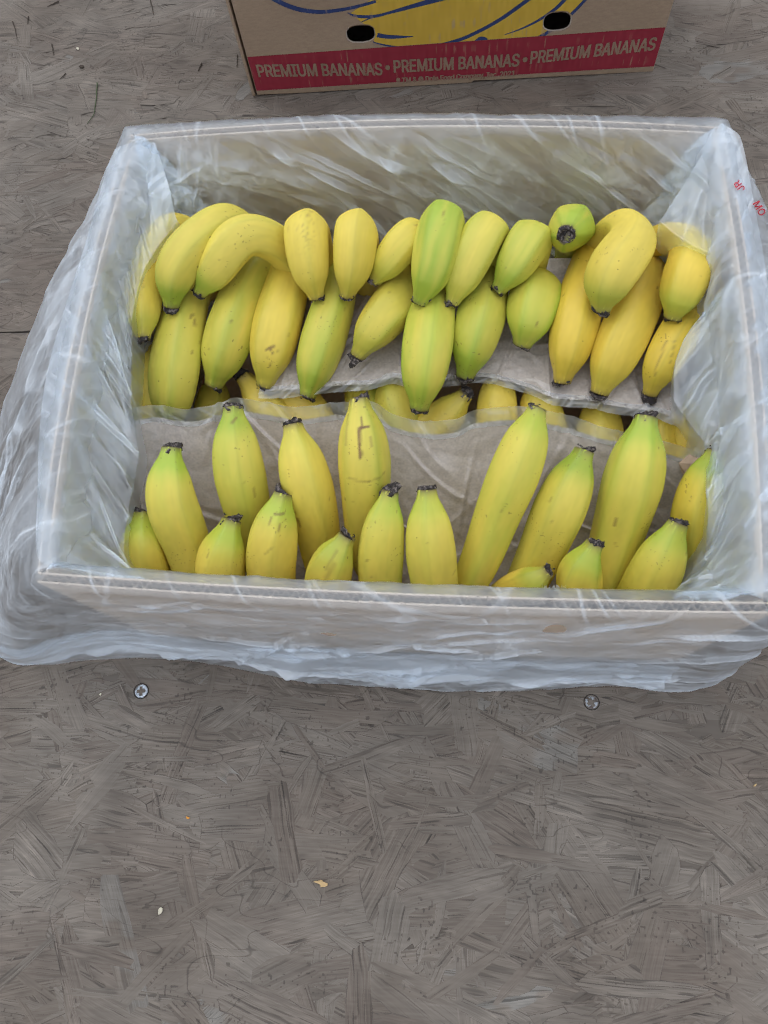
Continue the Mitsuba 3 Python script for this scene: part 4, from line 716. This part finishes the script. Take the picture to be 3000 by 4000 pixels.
for i, (c, rx, rz) in enumerate(HH):
    add('torn_edge', on_panel(ragged(c, rx, rz, 40 + i).buffer(.0001).difference(ragged((c[0], c[1] + .0011), rx, rz, 60 + i, -.0009)), -.0048, -.0012), 'pale_board', fp, label='ragged pale edge of a hand hole')
def worn_card(p, n, uv): return mix((.42, .36, .30), (.52, .46, .40), noise(p.x * 700, p.y * 700, p.z * 700))
scene['letter_card'] = principled(proc(worn((.20, .125, .085), (.30, .195, .14), 0.)), .85, .15)
scene['pale_board'] = principled(proc(worn_card), .9, .1)
def bx(x0, x1, y0, y1, z0, z1):
    m = trimesh.creation.box([x1 - x0, y1 - y0, z1 - z0]); m.apply_translation([(x0 + x1) / 2, (y0 + y1) / 2, (z0 + z1) / 2]); m.apply_transform(RBM); return m
add('side_panel', bx(.0005, .006, .0025, RBH, -RBD, -.0062), 'cardboard', back_box)
add('side_panel', bx(-.0062, -.0032, .002, RBH, -RBD, .0012), 'cardboard', back_box)
add('side_panel', bx(RBW - .006, RBW - .0005, .0025, RBH, -RBD, -.0062), 'cardboard', back_box)
add('back_panel', bx(.0065, RBW - .0065, .0025, RBH, -RBD, -RBD + .005), 'cardboard', back_box)
add('top_panel', bx(-.006, RBW + .001, RBH + .0005, RBH + .0055, -RBD - .001, .001), 'cardboard', back_box)
add('bottom_panel', bx(.0065, RBW - .0065, .003, .008, -RBD + .006, -.0062), 'cardboard', back_box)
BAND = [0.0092, 0.0584, 0.06]
band = Polygon([(0.0006, BAND[0]), (RBW * .55, BAND[0] - .001), (RBW - .0004, BAND[0] - .002), (RBW - .0004, BAND[2]), (RBW * .5, (BAND[1] + BAND[2]) / 2), (.0006, BAND[1])])
add('red_band', on_panel(band, .0001, .0003), 'red_ink', fp)
YP = Polygon([[0.134, 0.1057], [0.1457, 0.0938], [0.1554, 0.0859], [0.1586, 0.0663], [0.1778, 0.0598], [0.2002, 0.0562], [0.2317, 0.0557], [0.2596, 0.0611], [0.2681, 0.0555], [0.2819, 0.0581], [0.2989, 0.0512], [0.3268, 0.0504], [0.347, 0.0544], [0.3641, 0.0629], [0.3905, 0.0856], [0.4032, 0.1016], [0.4532, 0.1616], [0.4532, 0.2316], [0.2386, 0.2501], [0.1586, 0.1801], [0.1586, 0.1201]]).buffer(0).difference(holes.buffer(.0003)).difference(band.buffer(.0005))
add('printed_bananas', on_panel(YP, .0001, .0003), 'yellow_ink', fp)
def brush(pts, w):
    P = np.array(pts, float); d = np.r_[0, np.cumsum(np.linalg.norm(np.diff(P, axis=0), axis=1))]
    t = np.linspace(0, 1, 40); C = PchipInterpolator(d / d[-1], P, axis=0)(t); W = np.interp(t, np.linspace(0, 1, len(w)), w)
    Tt = np.gradient(C, axis=0); Tt /= np.linalg.norm(Tt, axis=1, keepdims=True); N = np.stack([-Tt[:, 1], Tt[:, 0]], -1)
    return Polygon(np.vstack([C + N * W[:, None] / 2, (C - N * W[:, None] / 2)[::-1]])).buffer(.0001)
BL = shapely.union_all([brush(p, w) for p, w in [([[0.0011, 0.1915], [0.0344, 0.1394], [0.051, 0.1283], [0.0624, 0.1207], [0.0815, 0.1131], [0.1037, 0.1097], [0.1216, 0.1106], [0.1386, 0.1127], [0.1647, 0.118]], [0.0035, 0.0055, 0.0055, 0.004, 0.003]), ([[0.1308, 0.1065], [0.1443, 0.1009], [0.1588, 0.0998], [0.1731, 0.1016]], [0.001, 0.0035, 0.0035, 0.003]), ([[0.1457, 0.0938], [0.1587, 0.0986], [0.1807, 0.1033], [0.2057, 0.1087], [0.2324, 0.1145], [0.2812, 0.1251], [0.3201, 0.1557]], [0.0006, 0.004, 0.0065, 0.0065, 0.006]), ([[0.1628, 0.0758], [0.1787, 0.0721], [0.2053, 0.0707]], [0.0055, 0.0045, 0.0006]), ([[0.157, 0.067], [0.1778, 0.0598], [0.2002, 0.0556], [0.2317, 0.0564], [0.2596, 0.0617], [0.2868, 0.073], [0.3099, 0.086], [0.3265, 0.0979], [0.3378, 0.1065], [0.3775, 0.1369], [0.4072, 0.1874]], [0.001, 0.004, 0.0042, 0.0045, 0.005, 0.005]), ([[0.3147, 0.0648], [0.3343, 0.0712], [0.3563, 0.0824], [0.3741, 0.0965], [0.3795, 0.1034], [0.4101, 0.1429], [0.4307, 0.2024]], [0.0006, 0.004, 0.0055, 0.005]), ([[0.3268, 0.0504], [0.347, 0.0544], [0.3641, 0.0629], [0.3905, 0.0856], [0.4032, 0.1016], [0.4342, 0.1407], [0.4553, 0.1999]], [0.003, 0.0045, 0.003, 0.002, 0.003]), ([[0.2818, 0.0594], [0.2862, 0.0615], [0.2913, 0.0587], [0.2893, 0.0532]], [0.003, 0.006, 0.007, 0.004]), ([[0.2812, 0.0607], [0.2826, 0.0556], [0.2844, 0.0517]], [0.003, 0.003, 0.002])]]).difference(holes.buffer(.0003)).difference(band.buffer(.0003))
BL = BL.intersection(sbox(0.002, .01, RBW - .002, RBH - .003))
add('blue_outlines', on_panel(BL, .0003, .0005), 'blue_ink', fp)
def lettering(text, x0, x1, y, h, slope, bold=True, y1=None):
    m = meshkit.text_mesh(text, h, .0002, bold=bold); V = m.vertices; w0, w1 = V[:, 0].min(), V[:, 0].max()
    m.apply_transform(np.diag([(x1 - x0) / (w1 - w0), 1, 1, 1])); m.apply_translation([x0 - w0 * (x1 - x0) / (w1 - w0), y, .0004])
    if bold:
        m2 = m.copy(); m2.apply_translation([.0007, .0001, .00004]); m = trimesh.util.concatenate([m, m2])
    m.vertices[:, 1] += (m.vertices[:, 0] - x0) * slope
    m.apply_transform(RBM); return m
for tx, x0, x1, y, h, sl, bo in [('PREMIUM BANANAS', 0.0081, 0.1646, 0.0296, 0.0171, -0.0586, True), ('•', 0.1691, 0.1743, 0.0248, 0.0145, -0.076, True), ('PREMIUM BANANAS', 0.1794, 0.3351, 0.0227, 0.0172, -0.0159, True), ('•', 0.3394, 0.3446, 0.0232, 0.0144, -0.076, True), ('PREMIUM BANANAS', 0.3486, 0.4977, 0.0225, 0.0169, 0.0538, True), ('® TM & © Dole Food Company, Inc. 2021', 0.1814, 0.3312, 0.0068, 0.0076, -0.0025, True)]:
    add('lettering', lettering(tx, x0, x1, y, h, sl, bo), 'letter_card', fp, label='bare cardboard lettering on the red band')

# ------------------------------------------------------------------ small things on the floor
def screw(x, y, z, R, spin, metal, label):
    k = thing('screw', label, 'screw', None)
    pr = np.array([[0, .0], [R * .55, -.0], [R * .80, -.0004], [R * .95, -.0012], [R, -.0026], [R, -.006], [0, -.006]])[::-1]
    head = trimesh.creation.revolve(pr, sections=40)
    a = R * .60; w = R * .17
    cross = shapely.union_all([sbox(-a, -w, a, w), sbox(-w, -a, w, a)]).buffer(R * .06).union(Polygon([(R*.36*math.cos(q), R*.36*math.sin(q)) for q in np.linspace(0, 2*math.pi, 13)[:-1]]).buffer(0))
    cut = trimesh.creation.extrude_polygon(cross, .01, engine='earcut'); cut.apply_translation([0, 0, -.0026])
    import manifold3d as m3
    def man(t): return m3.Manifold(m3.Mesh(np.asarray(t.vertices, np.float32), np.asarray(t.faces, np.uint32)))
    hm = man(head) - man(cut); mm = hm.to_mesh(); V = np.array(mm.vert_properties[:, :3]); F = np.array(mm.tri_verts)
    c, s = math.cos(spin), math.sin(spin); Rm = np.array([[c, -s, 0], [s, c, 0], [0, 0, 1]])
    add('head', (V @ Rm.T + [x, y, z], F), metal, k, smooth=30)
    fl = trimesh.creation.extrude_polygon(cross.buffer(-.0001), .0004, engine='earcut'); fv = np.array(fl.vertices) @ Rm.T + [x, y, z - .0024]
    add('recess', (fv, np.array(fl.faces)), 'recess', k)
    ring = trimesh.creation.annulus(R * 1.0, R * 1.09, .0004, sections=40); ring.apply_translation([x, y, .0002])
    add('countersink', ring, 'recess', k)
screw(-0.25916, -0.26622, .0007, .0070, .12, 'zinc', 'bright scratched cross head screw in the floor, lower left of the open carton')
screw(0.17915, -0.2537, .0004, .0068, .5, 'dull_zinc', 'dull rusty cross head screw in the floor, lower right of the open carton')
def chip(name, x, y, size, seed, bsdf, label, cat):
    r = np.random.default_rng(seed); n = 9; a = np.linspace(0, 2 * math.pi, n, endpoint=False)
    rad = size[0] * (1 + r.normal(0, .22, n)); pl = Polygon(np.stack([rad * np.cos(a), rad * np.sin(a) * size[1]], -1)).buffer(0)
    m = trimesh.creation.extrude_polygon(pl, size[0] * .25, engine='earcut').subdivide(); v = np.array(m.vertices)
    v += r.normal(0, size[0] * .05, v.shape); v[:, 2] += .15 * v[:, 0]; v[:, 2] -= v[:, 2].min()
    c, s = math.cos(seed), math.sin(seed)
    v = v @ np.array([[c, -s, 0], [s, c, 0], [0, 0, 1]]).T + [x, y, .0003]
    add(name, (v, np.array(m.faces)), bsdf, label=label, cat=cat)
def stick(name, pts, w, bsdf, label, cat, seed):
    r = np.random.default_rng(seed); P = np.array(pts, float); d = np.r_[0, np.cumsum(np.linalg.norm(np.diff(P, axis=0), axis=1))]; n = 16
    C = np.stack([np.interp(np.linspace(0, d[-1], n), d, P[:, k]) for k in range(2)], -1); C += r.normal(0, w * .15, C.shape)
    W = w * (1 - .6 * np.linspace(0, 1, n)) ; Tt = np.gradient(C, axis=0); Tt /= np.linalg.norm(Tt, axis=1, keepdims=True); N = np.stack([-Tt[:, 1], Tt[:, 0]], -1)
    a = np.linspace(0, 2 * math.pi, 7, endpoint=False)
    v = np.array([[*(C[i] + N[i] * W[i] / 2 * math.cos(q)), .0004 + W[i] * .5 * (1 + math.sin(q))] for i in range(n) for q in a])
    f = grid_faces(n, 7, True); e = (n - 1) * 7
    f = np.vstack([f, [[0, i + 1, i] for i in range(1, 6)], [[e, e + i, e + i + 1] for i in range(1, 6)]])
    add(name, (v, f), bsdf, label=label, cat=cat)
for a in [('wood_chip', -0.0634, -0.4258, (0.0055, 0.5), 3, 'fresh_wood', 'yellow wood chip lying on the floor at lower centre', 'wood chip'), ('crumb', -0.209, -0.4586, (0.0026, 0.9), 5, 'pale_crumb', 'cream crumb on the floor at lower left', 'crumb'), ('crumb', -0.1951, -0.3789, (0.0016, 0.6), 6, 'orange_crumb', 'tiny orange fleck on the floor above the cream crumb', 'crumb'), ('crumb', 0.3214, -0.319, (0.0018, 0.35), 7, 'fresh_wood', 'tiny orange splinter on the floor at the right edge', 'crumb'), ('crumb', -0.3002, -0.2715, (0.0013, 0.9), 8, 'pale_crumb', 'tiny white speck on the floor left of the bright screw', 'crumb'), ('crumb', -0.4906, 0.5859, (0.0022, 0.8), 9, 'pale_crumb', 'white speck on the floor at upper left near the dark needles', 'crumb'), ('crumb', -0.4782, 0.5522, (0.0034, 0.8), 10, 'twig_bark', 'dark brown crumb on the floor at upper left', 'crumb')]: chip(*a)
for i, a in enumerate([('grass_blade', [[-0.4506, 0.5236], [-0.447, 0.4939], [-0.4453, 0.4678], [-0.4522, 0.4539]], 0.00176, 'dry_grass', 'curved dry grass blade on the floor above the left corner of the film', 'grass blade'), ('twig', [[-0.5354, 0.6752], [-0.5429, 0.6719], [-0.5508, 0.6669]], 0.00176, 'twig_bark', 'dark twig at the very top left of the floor', 'twig'), ('twig', [[-0.5749, 0.6483], [-0.5741, 0.6412], [-0.5732, 0.6342]], 0.0016, 'twig_bark', 'short dark twig near the upper left edge of the floor', 'twig'), ('twig', [[-0.529, 0.5947], [-0.523, 0.5751]], 0.0016, 'twig_bark', 'short upright dark twig right of the white speck', 'twig'), ('twig', [[-0.5962, 0.6393], [-0.59, 0.6269], [-0.5834, 0.6093]], 0.00144, 'twig_bark', 'thin bent twig closest to the left edge at the top', 'twig'), ('twig', [[-0.4983, 0.5412], [-0.5053, 0.5307]], 0.00144, 'twig_bark', 'slanting twig left of the curved grass blade', 'twig'), ('twig', [[-0.4014, 0.6727], [-0.3968, 0.6602], [-0.3924, 0.6452]], 0.00152, 'twig_bark', 'dark twig at the top between the left edge and the closed carton', 'twig'), ('twig', [[-0.3105, 0.5541], [-0.3143, 0.5404]], 0.00208, 'twig_bark', 'stubby dark twig left of the closed carton', 'twig'), ('twig', [[-0.264, 0.5675], [-0.2619, 0.5455]], 0.00144, 'twig_bark', 'twig closest to the left side of the closed carton', 'twig')]): stick(*a, 900 + i)
